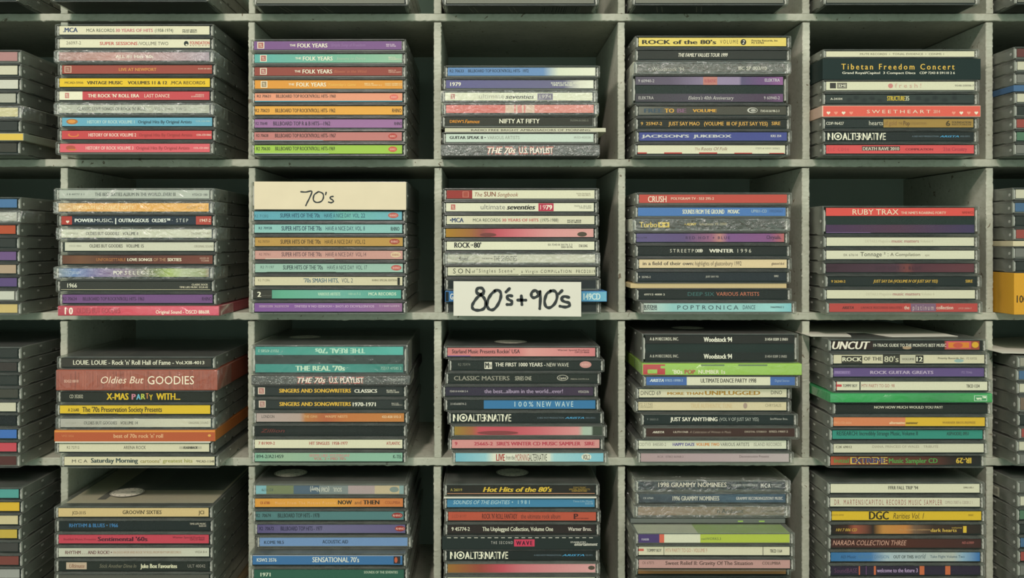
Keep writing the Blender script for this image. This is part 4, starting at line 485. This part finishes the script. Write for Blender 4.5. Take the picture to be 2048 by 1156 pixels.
CELLS[6, 1] = side(0, [('5c3430', 'maroon '+J, dict(tray='g')), ('b8b49c', 'cream '+J, dict(tray='g')), ('6c6c64', 'grey '+J, dict(tray='g')), ('44607c', 'slim blue sleeve', dict(kind='s', wt=.5)), ('b8b49c', 'ivory '+J, dict(tray='g')), ('2c302c', 'black '+J, dict(tray='g')), ('8c443c', 'red '+J, dict(tray='g')), ('4c6c54', 'green '+J), ('6c6c64', 'pale grey '+J, dict(tray='g'))], top=93, p=28, left=2024)
CELLS[6, 2] = side(0, [('b8b49c', 'cream '+J, dict(tray='g')), ('44607c', 'blue '+J, dict(tray='g')), ('2c302c', 'black '+J), ('8c443c', 'red '+J, dict(tray='g')), ('c0b490', 'slim cream sleeve', dict(kind='s', wt=.4)), ('6c6c64', 'grey '+J, dict(tray='g')), ('2c302c', 'glossy black '+J), ('c48f2c', 'thick amber yellow box with upside-down number', dict(kind='s', wt=3.1, body='c48f2c', p=30, left=1989, items='2001'))], top=375, p=26, left=2022)
CELLS[6, 3] = side(0, [('8c8878', 'silver '+J, dict(tray='g')), ('44607c', 'blue '+J, dict(tray='g')), ('b8b49c', 'cream '+J, dict(tray='g')), ('6c5c4c', 'brown '+J, dict(tray='g', wt=1.45)), ('2c302c', 'black '+J), ('8c443c', 'red '+J, dict(tray='g')), ('b8b49c', 'ivory '+J, dict(tray='g')), ('6c6c64', 'grey '+J, dict(tray='g'))], top=712, p=30, left=2034)
CELLS[6, 4] = side(0, [('5c5c54', 'dark grey '+J, dict(tray='g')), ('b8b49c', 'cream '+J+' with barcode sticker on its side', dict(tray='g', sidecode=1)), ('4c6c54', 'green '+J), ('2c302c', 'black '+J), ('44607c', 'blue '+J), ('8c443c', 'red '+J), ('6c6c64', 'light grey '+J, dict(tray='g')), ('2c302c', 'glossy black '+J), ('b8b49c', 'ivory '+J), ('6c3c34', 'maroon '+J)], top=962, p=32, left=2030)
# ------------------------------------------------------------------ the rack
def px2x(px, p=0.0): return (px-VX)/FPX*(DIST-p)
def px2z(py, p=0.0): return -(py-VY)/FPX*(DIST-p)
DIV = [(-248, -233), (121, 135.5), (496.5, 509.5), (868, 883), (1236.5, 1250.5), (1604.5, 1619.5), (1972.5, 1986.5), (2340, 2355)]
SHELF = [(-266, -251), (27, 42), (318.5, 333.5), (625, 640), (915.5, 931.5), (1208, 1223)]
DEPTH = 150.0
def rough_board(name, x0, x1, y0, y1, z0, z1, nx, nz, jit, parent, seed=0):
    """a painted board, its front edge uneven and chipped"""
    rnd = random.Random(seed); bm = bmesh.new()
    long_x = nx > nz
    n = nx if long_x else nz
    rows = []
    for i in range(n+1):
        t = i/n
        j = [rnd.gauss(0, jit) if 0 < i < n else 0 for _ in range(4)]
        if rnd.random() < 0.07: j[rnd.randrange(4)] *= 3
        c = 0.45+abs(rnd.gauss(0, 0.12))
        if long_x:
            X = x0+(x1-x0)*t
            ring = [(X, y1, z0), (X, y0+c+1.2, z0), (X, y0+c, z0+j[0]), (X, y0+j[2]*.4, z0+c+j[0]), (X, y0+j[3]*.4, z1-c+j[1]*.5), (X, y0+c, z1+j[1]*.3), (X, y0+c+1.2, z1), (X, y1, z1)]
        else:
            Z = z0+(z1-z0)*t
            ring = [(x0, y1, Z), (x0, y0+c+1.2, Z), (x0+j[0], y0+c, Z), (x0+c+j[0], y0+j[2]*.4, Z), (x1-c+j[1], y0+j[3]*.4, Z), (x1+j[1], y0+c, Z), (x1, y0+c+1.2, Z), (x1, y1, Z)]
        rows.append([bm.verts.new((a*MM, b*MM, d*MM)) for a, b, d in ring])
    for i in range(n):
        a, b = rows[i], rows[i+1]
        for k in range(8): bm.faces.new((a[k], b[k], b[(k+1) % 8], a[(k+1) % 8]))
    bm.faces.new(rows[0]); bm.faces.new(rows[-1][::-1])
    me = fin(bm, name, M['paint']); return new_obj(name, me, parent)
XL, XR = px2x(DIV[0][0]), px2x(DIV[-1][1])
rack = new_obj('storage_rack', None, loc=(0, 0, 0))
rack['label'] = 'pale green cream painted wooden pigeonhole rack with chipped edges'; rack['category'] = 'shelf'
for i, (a, b) in enumerate(SHELF):
    rough_board('shelf', XL, XR, 0, DEPTH, px2z(b), px2z(a), 420, 1, 0.16, rack, 10+i)
for r in range(len(SHELF)-1):
    zt, zb = px2z(SHELF[r][1])-1.1, px2z(SHELF[r+1][0])+0.12
    for c, (a, b) in enumerate(DIV):
        dj = random.Random(r*10+c).uniform(-.35, .35)
        rough_board('divider', px2x(a)+dj, px2x(b)+dj, 0.15, DEPTH, zb, zt, 1, 80, 0.13, rack, 100+r*10+c)
FLOOR = -1290.0
bm = bmesh.new(); bm_box(bm, XL, XR, DEPTH, DEPTH+5, px2z(1223), px2z(-266)); bp = fin(bm, 'back_panel', m_plain('green_grey_back_panel', (0.30, 0.345, 0.275), 0.75, 0.2, 0.1, 30, 0.08)); new_obj('back_panel', bp, rack)
for x in (XL+1, XR-41):
    for y in (4, 100):
        bm = bmesh.new(); bm_box(bm, x, x+40, y, y+40, FLOOR, px2z(1223)); new_obj('leg', fin(bm, 'leg', M['paint']), rack)
wallm = m_plain('shop_wall_paint', (0.33, 0.36, 0.30), 0.8, 0.2, 0.1, 20, 0.08)
floorm = m_plain('worn_floor', (0.13, 0.12, 0.10), 0.6, 0.3, 0.1, 6, 0.2)
bm = bmesh.new(); bm_box(bm, -3200, 3200, DEPTH+6, DEPTH+106, FLOOR, 1500); o = new_obj('wall_back', fin(bm, 'wall_back', wallm)); o['kind'] = 'structure'
bm = bmesh.new(); bm_box(bm, -3200, 3200, -4200, DEPTH+106, FLOOR-80, FLOOR); o = new_obj('floor', fin(bm, 'floor', floorm)); o['kind'] = 'structure'
# ------------------------------------------------------------------ CD cases
TOL = 0.012
def spine_card(case, root, y, s, bgdef, items, x0, x1, z0, z1, zs, seed):
    """the printed card (its colour fields) and, on it, the lettering"""
    xl = case['xl']; f = lambda zx: (zx-xl)/(zs*s)
    k = FPX/(DIST-case['P'])
    H = z1-z0
    quads, tris, rnd = [], [], random.Random(seed)
    if isinstance(bgdef, str): bgdef = [(xl, bgdef), (xl+2000, bgdef)]
    st = [(max(x0, min(x1, f(a))), colr(hx(c))) for a, c in bgdef]
    if st[0][0] > x0: st = [(x0, st[0][1])]+st
    if st[-1][0] < x1: st = st+[(x1, st[-1][1])]
    for (a, ca), (b, cb) in zip(st, st[1:]):
        if b-a > 1e-4: quads.append((a, b, z0, z1, ca, cb, y))
    lay = y-TOL; n = 0; ltris = []
    for it in items:
        n += 1
        if it == 'speckle':
            for _ in range(900):
                X = rnd.uniform(x0, x1-1.2); Z = rnd.uniform(z0, z1-.5); g = rnd.choice(['8c8c84', '24282a', 'a8a8a0', '34342f', '6c6c66'])
                c = colr(g); quads.append((X, X+rnd.uniform(.3, 1.1), Z, Z+rnd.uniform(.15, .5), c, c, lay-rnd.random()*TOL*.5))
        elif it == 'wood':
            for _ in range(150):
                X = rnd.uniform(x0, x1-1); wd = rnd.uniform(.1, .7); q = rnd.uniform(0, .4)*H
                c = colr(rnd.choice(['743c2e', '94503c', '804030', '9c5844'])); quads.append((X, X+wd, z0+q*rnd.random(), z1-q*rnd.random(), c, c, lay-rnd.random()*TOL*.5))
        elif it[0] == 'r':
            a, b = max(x0, f(it[1])), min(x1, f(it[2])); c = colr(hx(it[3]))
            if b > a: quads.append((a, b, z0+H*max(0, it[4]), z0+H*it[5], c, c, lay-n*TOL*.12))
        elif it[0] == 'e':
            a, b = max(x0, f(it[1])), min(x1, f(it[2]))
            tris.append(ell(a, b, z0+H*max(0.02, it[4]), z0+H*it[5], it[3], lay-n*TOL*.12))
        elif it[0] == 'h': tris.append(heart(f(it[1]), z0+H*.34, min(1.5, H*.2), it[2], lay-n*TOL*.12))
        elif it[0] == 't':
            _, s_, a, b, c, sty, h, dz = it
            a, b = max(x0+.3, f(a)), min(x1-.3, f(b))
            q = text_tri(s_, a, b, z0+H*(.5+dz*.8), H*h*1.08, c, lay-TOL*1.6-n*.011, sty)
            if q: ltris.append(q)
    card = new_obj('spine_card', paint_mesh('spine_card', quads, M['print'], tris), root)
    if ltris: new_obj('lettering', paint_mesh('lettering', [], M['print'], ltris), card)
    return card
def wrap_mesh(H, seed, soft, depth=D_CASE):
    """crinkled film folded over the front of a case"""
    rnd = random.Random(seed); bm = bmesh.new(); W = W_CASE; nx = 90
    prof = [(depth*.5, H+.12), (9, H+.14), (1.2, H+.12), (-.25, H-.7), (-.4, H*.75), (-.42, H*.5), (-.4, H*.25), (-.25, .7), (1.2, .03), (9, .03)]
    amp = 0.12 if soft else 0.30; rows = []
    for i in range(nx+1):
        t = i/nx; e = min(t, 1-t); am = amp*(0.3+1.0*math.exp(-e*14)); x = -.3+(W+.6)*t
        rows.append([bm.verts.new(((x+(rnd.gauss(0, .1) if 0 < i < nx else 0))*MM, (y-(abs(rnd.gauss(0, am)) if 2 <= k <= 7 else 0))*MM, (z+(rnd.gauss(0, am*.5) if 3 < k < 7 else 0))*MM)) for k, (y, z) in enumerate(prof)])
    for i in range(nx):
        for k in range(len(prof)-1): bm.faces.new((rows[i][k], rows[i+1][k], rows[i+1][k+1], rows[i][k+1]))
    for rw, xx in ((rows[0], -.3), (rows[-1], W+.3)):
        a = [bm.verts.new((xx*MM, y*MM, z*MM)) for y, z in ((40, H+.1), (40, .1))]
        bm.faces.new([rw[0]]+rw[1:]+[a[1]]) if False else bm.faces.new((rw[1], rw[3], rw[7], rw[9], a[1], a[0]))
    me = fin(bm, 'shrink_wrap', M['softwrap' if soft else 'wrap'])
    for pl in me.polygons: pl.use_smooth = (pl.index % 3 != 0)
    return me
def sleeve_body_mesh(w, H, depth, c, open_=True):
    k = ('sb', round(w, 1), round(H, 2), depth, c)
    if k in CACHE: return CACHE[k]
    bm = bmesh.new(); bm_box(bm, 0, w, 0, depth, 0, H, min(.45, H*.2))
    me = fin(bm, 'sleeve', M['print'])
    at = me.color_attributes.new('Col', 'FLOAT_COLOR', 'POINT'); at.data.foreach_set('color', list(colr(c))*len(me.vertices))
    CACHE[k] = me; return me
def sticker(root, x, y, z, r=13.5):
    v = [(x+r*math.cos(2*math.pi*i/40), y+r*math.sin(2*math.pi*i/40)) for i in range(40)]
    tr = [([(a, b, z) for a, b in v], [tuple(range(40))], colr('d8d2ba'))]
    def ring(r0, r1, zz, c):
        vv = []; ff = []
        for i in range(40):
            t = 2*math.pi*i/40; vv += [(x+r0*math.cos(t), y+r0*math.sin(t), zz), (x+r1*math.cos(t), y+r1*math.sin(t), zz)]
        for i in range(40): j = (i+1) % 40; ff.append((2*i, 2*i+1, 2*j+1, 2*j))
        tr.append((vv, ff, colr(c)))
    ring(r*.93, r*.97, z+.02, '6c685c')
    for q in range(14):                      # the ring of small letters, as printed ticks, and the drawing in the middle
        t = q/14*2*math.pi; a, b = x+r*.8*math.cos(t), y+r*.8*math.sin(t)
        tr.append(([(a-.6, b-.5, z+.02), (a+.6, b-.5, z+.02), (a+.6, b+.6, z+.02), (a-.6, b+.6, z+.02)], [(0, 1, 2, 3)], colr('4c4a42')))
    for (a, b, cc, d) in ((-5, -1, 4, 1.3), (-2, 1.2, 6, 1), (0, -3, 3, 1.2), (3, 0, 3.5, 2)):
        tr.append(([(x+a, y+b, z+.02), (x+a+cc, y+b+.7, z+.02), (x+a+cc, y+b+d, z+.02), (x+a, y+b+d*.8, z+.02)], [(0, 1, 2, 3)], colr('5c584e')))
    new_obj('round_sticker', paint_mesh('round_sticker', [], M['print'], tr), root)
def flat_art(root, name, z, quads, parent=None):
    tr = [([(a, c, z+q[5] if len(q) > 5 else z), (b, c, z), (b, d, z), (a, d, z)], [(0, 1, 2, 3)], colr(col)) for a, b, c, d, col, *r in [(*q,) for q in quads] for q in [(a, b, c, d, col)]]
    for i, t in enumerate(tr): tr[i] = ([(p[0], p[1], z+i*.015) for p in t[0]], t[1], t[2])
    return new_obj(name, paint_mesh(name, [], M['print'], tr), root)
ORD = ['uppermost', 'second', 'third', 'fourth', 'fifth', 'sixth', 'seventh', 'eighth', 'ninth', 'tenth', 'eleventh']
ROWN = {0: 'top cut-off', 1: 'top full', 2: 'second full', 3: 'third full', 4: 'bottom'}
COLN = {0: 'left edge', 1: 'leftmost full', 2: 'second full', 3: 'middle', 4: 'fourth full', 5: 'rightmost full', 6: 'right edge'}
LABELS = set()
def fit16(s):
    w_ = s.split(); return ' '.join(w_[:16])
def make_label(case, idx, n, c, r):
    look = case['look']
    pos = 'bottom of stack' if idx == n-1 else ('top of stack' if idx == 0 else ORD[idx]+' down')
    lb = '%s, %s, %s row, %s column' % (look, pos, ROWN[r], COLN[c])
    assert len(lb.split()) <= 20, lb
    if len(lb.split()) > 16: lb = '%s, %s, %s row, %s column' % (look, pos, ROWN[r].replace(' full', ''), COLN[c])
    if len(lb.split()) > 16: lb = lb.replace('bottom of stack', 'bottommost').replace('top of stack', 'topmost')
    if len(lb.split()) > 16: lb = '%s, %s, %s row, %s column' % (look, pos, ROWN[r].replace(' full', ''), COLN[c].replace(' full', ''))
    if len(lb.split()) > 16: lb = lb.replace(', bottom of stack', ', bottommost').replace(', top of stack', ', topmost')
    if len(lb.split()) > 16: lb = lb.replace(' of CD case', '').replace(' with ', ', ')
    if len(lb.split()) > 16: lb = lb.replace(' row', '-row').replace(' column', '-column')
    while len(lb.split()) > 16 or lb in LABELS:
        ws = lb.split(',')[0].split(); lb = ' '.join(ws[:-1])+','+','.join(lb.split(',')[1:])
    LABELS.add(lb); return lb
THICK = 10.4
def build_cell(c, r, cell):
    main = 1 <= c <= 5
    ox = {1: 90, 2: 480, 3: 860, 4: 1230, 5: 1600}.get(c, 0); zs = 1517/420 if r < 4 else 2048/420
    cases = cell['cases']; n = len(cases)
    zshelf = px2z(SHELF[r+1][0])+0.35
    ztop = px2z(cell['top'], cell['p'])
    tot = sum(cs.get('wt', 1) for cs in cases); T1 = (ztop-zshelf)/tot          # mm for one plain case
    cell['T1'] = T1
    print('cell', c, r, 'thickness', round(T1, 2))
    z = zshelf; rnd = random.Random(c*31+r)
    xmin, xmax = px2x(DIV[c][1])+.7, px2x(DIV[c+1][0])-.7
    for idx in range(n-1, -1, -1):
        cs = cases[idx]; P = cs['P'] = cell['p']+(cs.get('p', cell['p'])-cell['p'])*(1.0 if r == 4 else 0.4)
        s = FPX/(DIST-P)
        if main: X = px2x(ox+cs['xl']/zs+cs.get('dx', 0)/zs, P)
        else:
            if c == 0: X = px2x(cell['right'], P)-W_CASE+rnd.uniform(-1.2, .8)
            else: X = px2x(cs.get('left', cell['left']), P)+rnd.uniform(-1, 1.5)
            cs['xl'] = 0; zs = 1.0
        h = T1*cs.get('wt', 1); kind = cs['kind']
        yaw = math.radians(rnd.uniform(-.35, .35)); back = -P+142
        if r == 4 and idx > 7 and not main: pass
        wid = W_CASE*cs.get('wide', 1) if kind == 's' else W_CASE
        if kind == 's': wid += 0.0 if cs.get('wt', 1) < .5 else 1.5
        wid_extra = cs.get('we', 0)
        if kind == 's' and 'wide' in cs: wid = W_CASE+{0.9: 4, 1.15: 4}.get(cs['wide'], 0)
        # keep clear of the dividers wherever the case is inside the rack
        X = max(X, xmin+abs(math.sin(yaw))*DEPTH) ; X = min(X, xmax-wid-abs(math.sin(yaw))*DEPTH)
        name = {'j': 'cd_case', 'd': 'double_cd_case', 's': 'cardboard_cd_sleeve'}[kind]
        if kind == 's' and cs.get('wt', 1) > 1.4: name = 'cd_box'
        root = new_obj(name, None, loc=(X*MM, -P*MM, z*MM)); root.rotation_euler = (0, 0, yaw)
        root['label'] = make_label(cs, idx, n, c, r); root['category'] = 'CD'
        root['group'] = {'j': 'CD jewel cases stacked in the rack', 'd': 'double CD cases stacked in the rack', 's': 'cardboard CD sleeves stacked in the rack'}[kind]
        seed = c*1000+r*100+idx
        if kind in 'jd':
            nsp = 1 if kind == 'j' else 2
            Hn = THICK if kind == 'j' else THICK*2.3
            if kind == 'j' and cs.get('wt', 1) < .9: Hn = THICK*cs['wt']
            ms = case_meshes(Hn, nsp, cs.get('tray', 'k')); zsc = (h-0.03)/Hn
            for nm, me in zip(('base', 'tray', 'lid', 'spine_window', 'hinge_pin', 'hinge_pin'), ms):
                q = new_obj(nm, me, root); q.scale = (1, 1, zsc)
            x0, x1 = (3.1, 121.2) if not cs.get('inset') else (4.6, 121.6)
            if kind == 'j':
                ca, cb = (0.205, 0.85) if cs.get('wt', 1) >= .9 else (0.2, 0.78)
                spine_card(cs, root, 1.28, s, cs['bg'], cs['items'], x0, x1, h*ca, h*cb, zs, seed)
            else:
                spine_card(cs, root, 1.28, s, cs['bg'], cs['items'], x0, x1, h*.66, h*.93, zs, seed)
                spine_card(cs, root, 1.28, s, cs['bg2'] if 'bg2' in cs else cs['bg'], cs.get('items2', []), x0, x1, h*.09, h*.36, zs, seed+7)
            if cs.get('w'):
                q = new_obj('shrink_wrap', wrap_mesh(h-.18, seed, cs.get('soft')), root)
            if cs.get('rim'):
                flat = bmesh.new(); bm_box(flat, .6, W_CASE-2.4, -.5, 120, h-.9, h-.05)
                me = fin(flat, 'booklet_edge', M['white']); new_obj('booklet_edge', me, root)
            if idx == 0:
                if cs.get('art') == 'booklet':
                    flat_art(root, 'booklet', (Hn-1.27)*zsc, [(3, 121, 14, 138, 'd0c0a0'), (28, 119, 52, 136, '4c5048'), (60, 119, 60, 130, '343c38'), (24, 31, 24, 50, '5c564a')])
                elif cs.get('art') == 'frame':
                    flat_art(root, 'booklet', (Hn-1.27)*zsc, [(3, 121, 14, 138, '262a26'), (22, 48, 18, 44, '74705c'), (23.5, 46.5, 20, 42, '2f322c')])
                elif kind in 'jd': flat_art(root, 'booklet', (Hn-1.27)*zsc, [(3, 121, 14, 138, cs.get('top', '2a2f2b')), (70, 118, 60, 120, '34302c')])
            if cs.get('art') == 'networks':
                flat_art(root, 'booklet', (Hn-1.27)*zsc, [(3, 122, 3, 138, '8ca050'), (3, 50, 3, 138, 'b8b49c')])
            if 'sticker' in cs:
                sx = (cs['sticker'][0]-cs['xl'])/(zs*s)+0; 
                py = cs['sticker'][1]/zs+{1: 20, 2: 330, 3: 630, 4: 920}[r]
                zt = z+h; d = FPX*(-zt)/(py-VY); yy = d-DIST+P     # depth on the lid where the photo shows it
                xx = (ox+cs['sticker'][0]/zs-VX)/FPX*d-X
                sticker(root, xx, yy, h+.03)
            if cs.get('sidecode'):
                tr = [([(-.1, 25, 2), (-.1, 55, 2), (-.1, 55, h-1), (-.1, 25, h-1)], [(0, 1, 2, 3)], colr('a8a490'))]
                for q in range(14): tr.append(([(-.14, 28+q*1.5, 3.4), (-.14, 28.7+q*1.5, 3.4), (-.14, 28.7+q*1.5, h-2.6), (-.14, 28+q*1.5, h-2.6)], [(0, 1, 2, 3)], colr('34342f')))
                new_obj('barcode_label', paint_mesh('barcode_label', [], M['print'], tr), root)
        else:
            bc = cs.get('body') or (cs['bg'] if isinstance(cs['bg'], str) else cs['bg'][len(cs['bg'])//2][1])
            dep = 138.0 if cs.get('wt', 1) < .6 else 141.0
            new_obj('sleeve', sleeve_body_mesh(wid, h-.04, dep, bc), root)
            items = cs['items']
            if items == '2001': items = [T('2001', 5, 34, '3c3220', 'bf', .17, -.16)]
            if c == 6 and items: s_ = 1.0*FPX/(DIST-P)
            spine_card(cs, root, -0.03, s, cs['bg'], items, .45, wid-.45, min(.45, h*.2), h-.04-min(.45, h*.2), zs, seed)
            if cs.get('dashes'):
                qd = [(4+i*5.4, 7+i*5.4, h-1.1, h-.6, colr('c0bca8'), colr('c0bca8'), -.06) for i in range(22)]
                new_obj('printed_dashes', paint_mesh('printed_dashes', qd, M['print']), root)
            if cs.get('w'):
                q = new_obj('shrink_wrap', wrap_mesh(h-.18, seed, cs.get('soft')), root); q.scale = (wid/W_CASE, 1, 1)
        z += h
    cell['ztop'] = z
for (c, r), cell in sorted(CELLS.items()): build_cell(c, r, cell)
# the row above the picture: only the undersides of its lowest cases show
for c in range(7):
    rnd = random.Random(c+500); z = px2z(27)+.35; p = [36, 36, 24, 24, 25, 26, 28][c]
    xl = [-281, 100, 505, 885, 1262, 1636, 2024][c]
    for k in range(3):
        X = max(px2x(xl, p), px2x(DIV[c][1])+1.5); X = min(X, px2x(DIV[c+1][0])-W_CASE-1.5)
        root = new_obj('cd_case', None, loc=(X*MM, -p*MM, z*MM)); root['category'] = 'CD'; root['group'] = 'CD jewel cases stacked in the rack'
        root['label'] = '%s CD case, %s of the stack in top cut-off row, %s column' % (['dark', 'grey', 'black'][k], ['bottommost', 'second lowest', 'third lowest'][k], COLN[c])
        for nm, me in zip(('base', 'tray', 'lid', 'spine_window', 'hinge_pin', 'hinge_pin'), case_meshes(THICK, 1, 'k')): new_obj(nm, me, root)
        cs = dict(xl=0, P=p); spine_card(cs, root, 1.22, 2.5, ['6c6c60', '9c8c6c', '44505c'][k], [], 3.1, 121.2, 2.1, 8.8, 1, c*10+k)
        if k == 0:
            tr = [([(4, 2, .0), (121, 2, .0), (121, 138, .0), (4, 138, .0)], [(3, 2, 1, 0)], colr(['3c4038', '44463c', '3c4038', '4c4c42', '3c4038', '34382f', '3c3c34'][c]))]
            if c == 3:
                tr.append(([(78, 3, -.02), (112, 3, -.02), (112, 24, -.02), (78, 24, -.02)], [(3, 2, 1, 0)], colr('54564a')))
                x = 79
                while x < 110:
                    w1 = rnd.choice([.5, .5, .9, 1.3]); tr.append(([(x, 3.5, -.04), (x+w1, 3.5, -.04), (x+w1, 22, -.04), (x, 22, -.04)], [(3, 2, 1, 0)], colr('2a2c28'))); x += w1+rnd.choice([.5, .8])
            if c in (2, 3, 4):
                for xx in (20, 24, 52, 56): tr.append(([(xx, 4, -.02), (xx+1, 4, -.02), (xx+5, 22, -.02), (xx+4, 22, -.02)], [(3, 2, 1, 0)], colr('6c6a5c')))
            q = new_obj('back_inlay', paint_mesh('back_inlay', [], M['print'], tr), root); q.location = (0, 0, -.05*MM)
        z += THICK+.03
# ------------------------------------------------------------------ paper labels with marker writing
def ribbon(bm, pts, w, y, steps=6):
    """a marker stroke: a smooth flat ribbon through pts (x, z in mm)"""
    P = [Vector((a, b)) for a, b in pts]; q = []
    for i in range(len(P)-1):
        p0 = P[max(0, i-1)]; p1 = P[i]; p2 = P[i+1]; p3 = P[min(len(P)-1, i+2)]
        for k in range(steps):
            t = k/steps; q.append(0.5*((2*p1)+(p2-p0)*t+(2*p0-5*p1+4*p2-p3)*t*t+(3*p1-p0-3*p2+p3)*t**3))
    q.append(P[-1]); L = []
    for i, p in enumerate(q):
        d = (q[min(i+1, len(q)-1)]-q[max(i-1, 0)]); d = d.normalized() if d.length > 0 else Vector((1, 0)); n_ = Vector((-d.y, d.x))
        ww = w*(0.95+0.12*math.sin(i*.9))/2
        L.append((bm.verts.new(((p.x+n_.x*ww)*MM, y*MM, (p.y+n_.y*ww)*MM)), bm.verts.new(((p.x-n_.x*ww)*MM, y*MM, (p.y-n_.y*ww)*MM))))
    for a, b in zip(L, L[1:]): bm.faces.new((a[0], b[0], b[1], a[1]))
    for e in (q[0], q[-1]):
        bm.faces.new([bm.verts.new(((e.x+w*.5*math.cos(2*math.pi*i/12))*MM, (y-.003)*MM, (e.y+w*.5*math.sin(2*math.pi*i/12))*MM)) for i in range(12)])
def paper_sign(name, label, x0, x1, z0, z1, p, m, strokes, w, bend, tilt=0.0, thick=.35, fold=0):
    nx, nz = 30, 8; W, H = x1-x0, z1-z0; bm = bmesh.new()
    fn = lambda u, v: bend*(math.sin(u*3.1)*.5+.3*math.sin(u*9+v*3))*(1-v)**1.5
    g = [[[bm.verts.new((u/nx*W*MM, (-th+-fn(u/nx, v/nz))*MM, (v/nz*H+tilt*(u/nx))*MM)) for v in range(nz+1)] for u in range(nx+1)] for th in (thick, 0)]
    for u in range(nx):
        for v in range(nz):
            for L in g: bm.faces.new((L[u][v], L[u+1][v], L[u+1][v+1], L[u][v+1]))
    for u in range(nx):
        for v in (0, nz): bm.faces.new((g[0][u][v], g[0][u+1][v], g[1][u+1][v], g[1][u][v]))
    for v in range(nz):
        for u in (0, nx): bm.faces.new((g[0][u][v], g[0][u][v+1], g[1][u][v+1], g[1][u][v]))
    if fold: bm_box(bm, 0, W, 0, 60, H-.3, H+.05)
    root = new_obj(name, fin(bm, name, m), loc=(x0*MM, -p*MM, z0*MM)); root['label'] = label; root['category'] = 'sign'
    bm = bmesh.new()
    for st in strokes: ribbon(bm, [(a*W, b*H+tilt*a) for a, b in st], w, -thick-.06-bend*.9)
    me = fin(bm, 'marker_writing', M['ink']); new_obj('marker_writing', me, root)
    return root
# "80's + 90's": stroke points in the crop's own coordinates, turned into fractions of the paper
def fr(pts, a, b, c, d): return [((x-a)/(b-a), (d-y)/(d-c)) for x, y in pts]
S80 = [[(385, 925), (350, 930), (335, 905), (350, 885), (378, 888), (388, 910), (372, 932), (345, 950), (318, 985), (305, 1015), (315, 1038), (350, 1045), (385, 1035), (402, 1005), (395, 965), (375, 940), (350, 925)],
       [(470, 905), (445, 925), (420, 965), (412, 1005), (425, 1035), (455, 1040), (485, 1010), (508, 960), (510, 920), (492, 900), (465, 905)],
       [(572, 888), (548, 912)], [(590, 940), (565, 938), (555, 955), (570, 968), (590, 980), (585, 1000), (555, 1002)],
       [(658, 940), (662, 1002)], [(632, 970), (690, 970)],
       [(778, 918), (760, 900), (735, 912), (730, 940), (750, 952), (780, 935), (790, 905), (795, 950), (790, 1030)],
       [(868, 905), (840, 925), (825, 975), (835, 1015), (865, 1022), (900, 990), (915, 940), (900, 905), (868, 902)],
       [(950, 900), (928, 922)], [(998, 948), (965, 942), (945, 960), (965, 978), (1000, 988), (1002, 1008), (975, 1018), (935, 1012)]]
S70 = [[(440, 192), (475, 194), (518, 188), (505, 230), (485, 270), (475, 292)], [(560, 195), (535, 215), (530, 250), (550, 268), (585, 262), (602, 235), (598, 205), (570, 192), (555, 198)],
       [(622, 196), (618, 212)], [(672, 225), (655, 228), (652, 240), (668, 250), (674, 262), (658, 270), (640, 266)]]
pz = 27.2
paper_sign('paper_sign', "white paper sign with bold black handwriting taped over the middle column's second row stack", px2x(860+171/3.612, pz), px2x(860+1088/3.612, pz), px2z(330+1086/3.612, pz), px2z(330+838/3.612, pz), 31.2, M['white'], [fr(s_, 171, 1088, 838, 1086) for s_ in S80], 2.3, .35, -.6)
paper_sign('card_label', "yellowed cream card with thin handwriting on top of second full row, second full column stack", px2x(480+102/3.612, 25), px2x(480+1200/3.612, 25), px2z(330+320/3.612, 25), px2z(330+119/3.612, 25), 24.4, M['paper'], [fr(s_, 102, 1200, 119, 320) for s_ in S70], 1.15, .08, -.4)
# ------------------------------------------------------------------ loose paper sleeves on the stacks
def paper_sleeve(label, x, y, z, w_, d_, c, notch=True, rz=0.0, lift=1.2):
    """an open paper sleeve with a thumb notch in its mouth, slightly curled"""
    bm = bmesh.new(); n = 40; L = []
    for i in range(n+1):
        u = i/n; X = u*w_; cut = 0
        if notch and abs(u-.41) < .12: cut = 34*min(1, (1-abs(u-.41)/.12)*2.2)**.8
        for zz in (0.0, .35):
            pass
        hh = lift*(.5+.5*math.cos(u*6.28))*.6
        L.append([bm.verts.new((X*MM, (cut)*MM, (hh*.4)*MM)), bm.verts.new((X*MM, d_*MM, (hh)*MM)), bm.verts.new((X*MM, d_*MM, (hh+.3)*MM)), bm.verts.new((X*MM, (cut)*MM, (hh*.4+.3)*MM))])
    for a, b in zip(L, L[1:]):
        for k in range(4): bm.faces.new((a[k], b[k], b[(k+1) % 4], a[(k+1) % 4]))
    bm.faces.new(L[0]); bm.faces.new(L[-1][::-1])
    o = new_obj('paper_sleeve', fin(bm, 'paper_sleeve', M['white']), loc=(x*MM, y*MM, z*MM)); o.rotation_euler = (0, 0, rz)
    o['label'] = label; o['category'] = 'paper sleeve'; return o
cz = CELLS[5, 3]['ztop']
paper_sleeve('white paper sleeve with thumb notch lying on top of third row, rightmost full stack', px2x(1625, 26), -22, cz+.15, 118, 128, 'W')
cz = CELLS[6, 3]['ztop']
paper_sleeve('curled white paper sleeve on top of third row stack at right edge', px2x(1998, 20), -24, cz+.15, 120, 125, 'W', False, 0.0, 5)
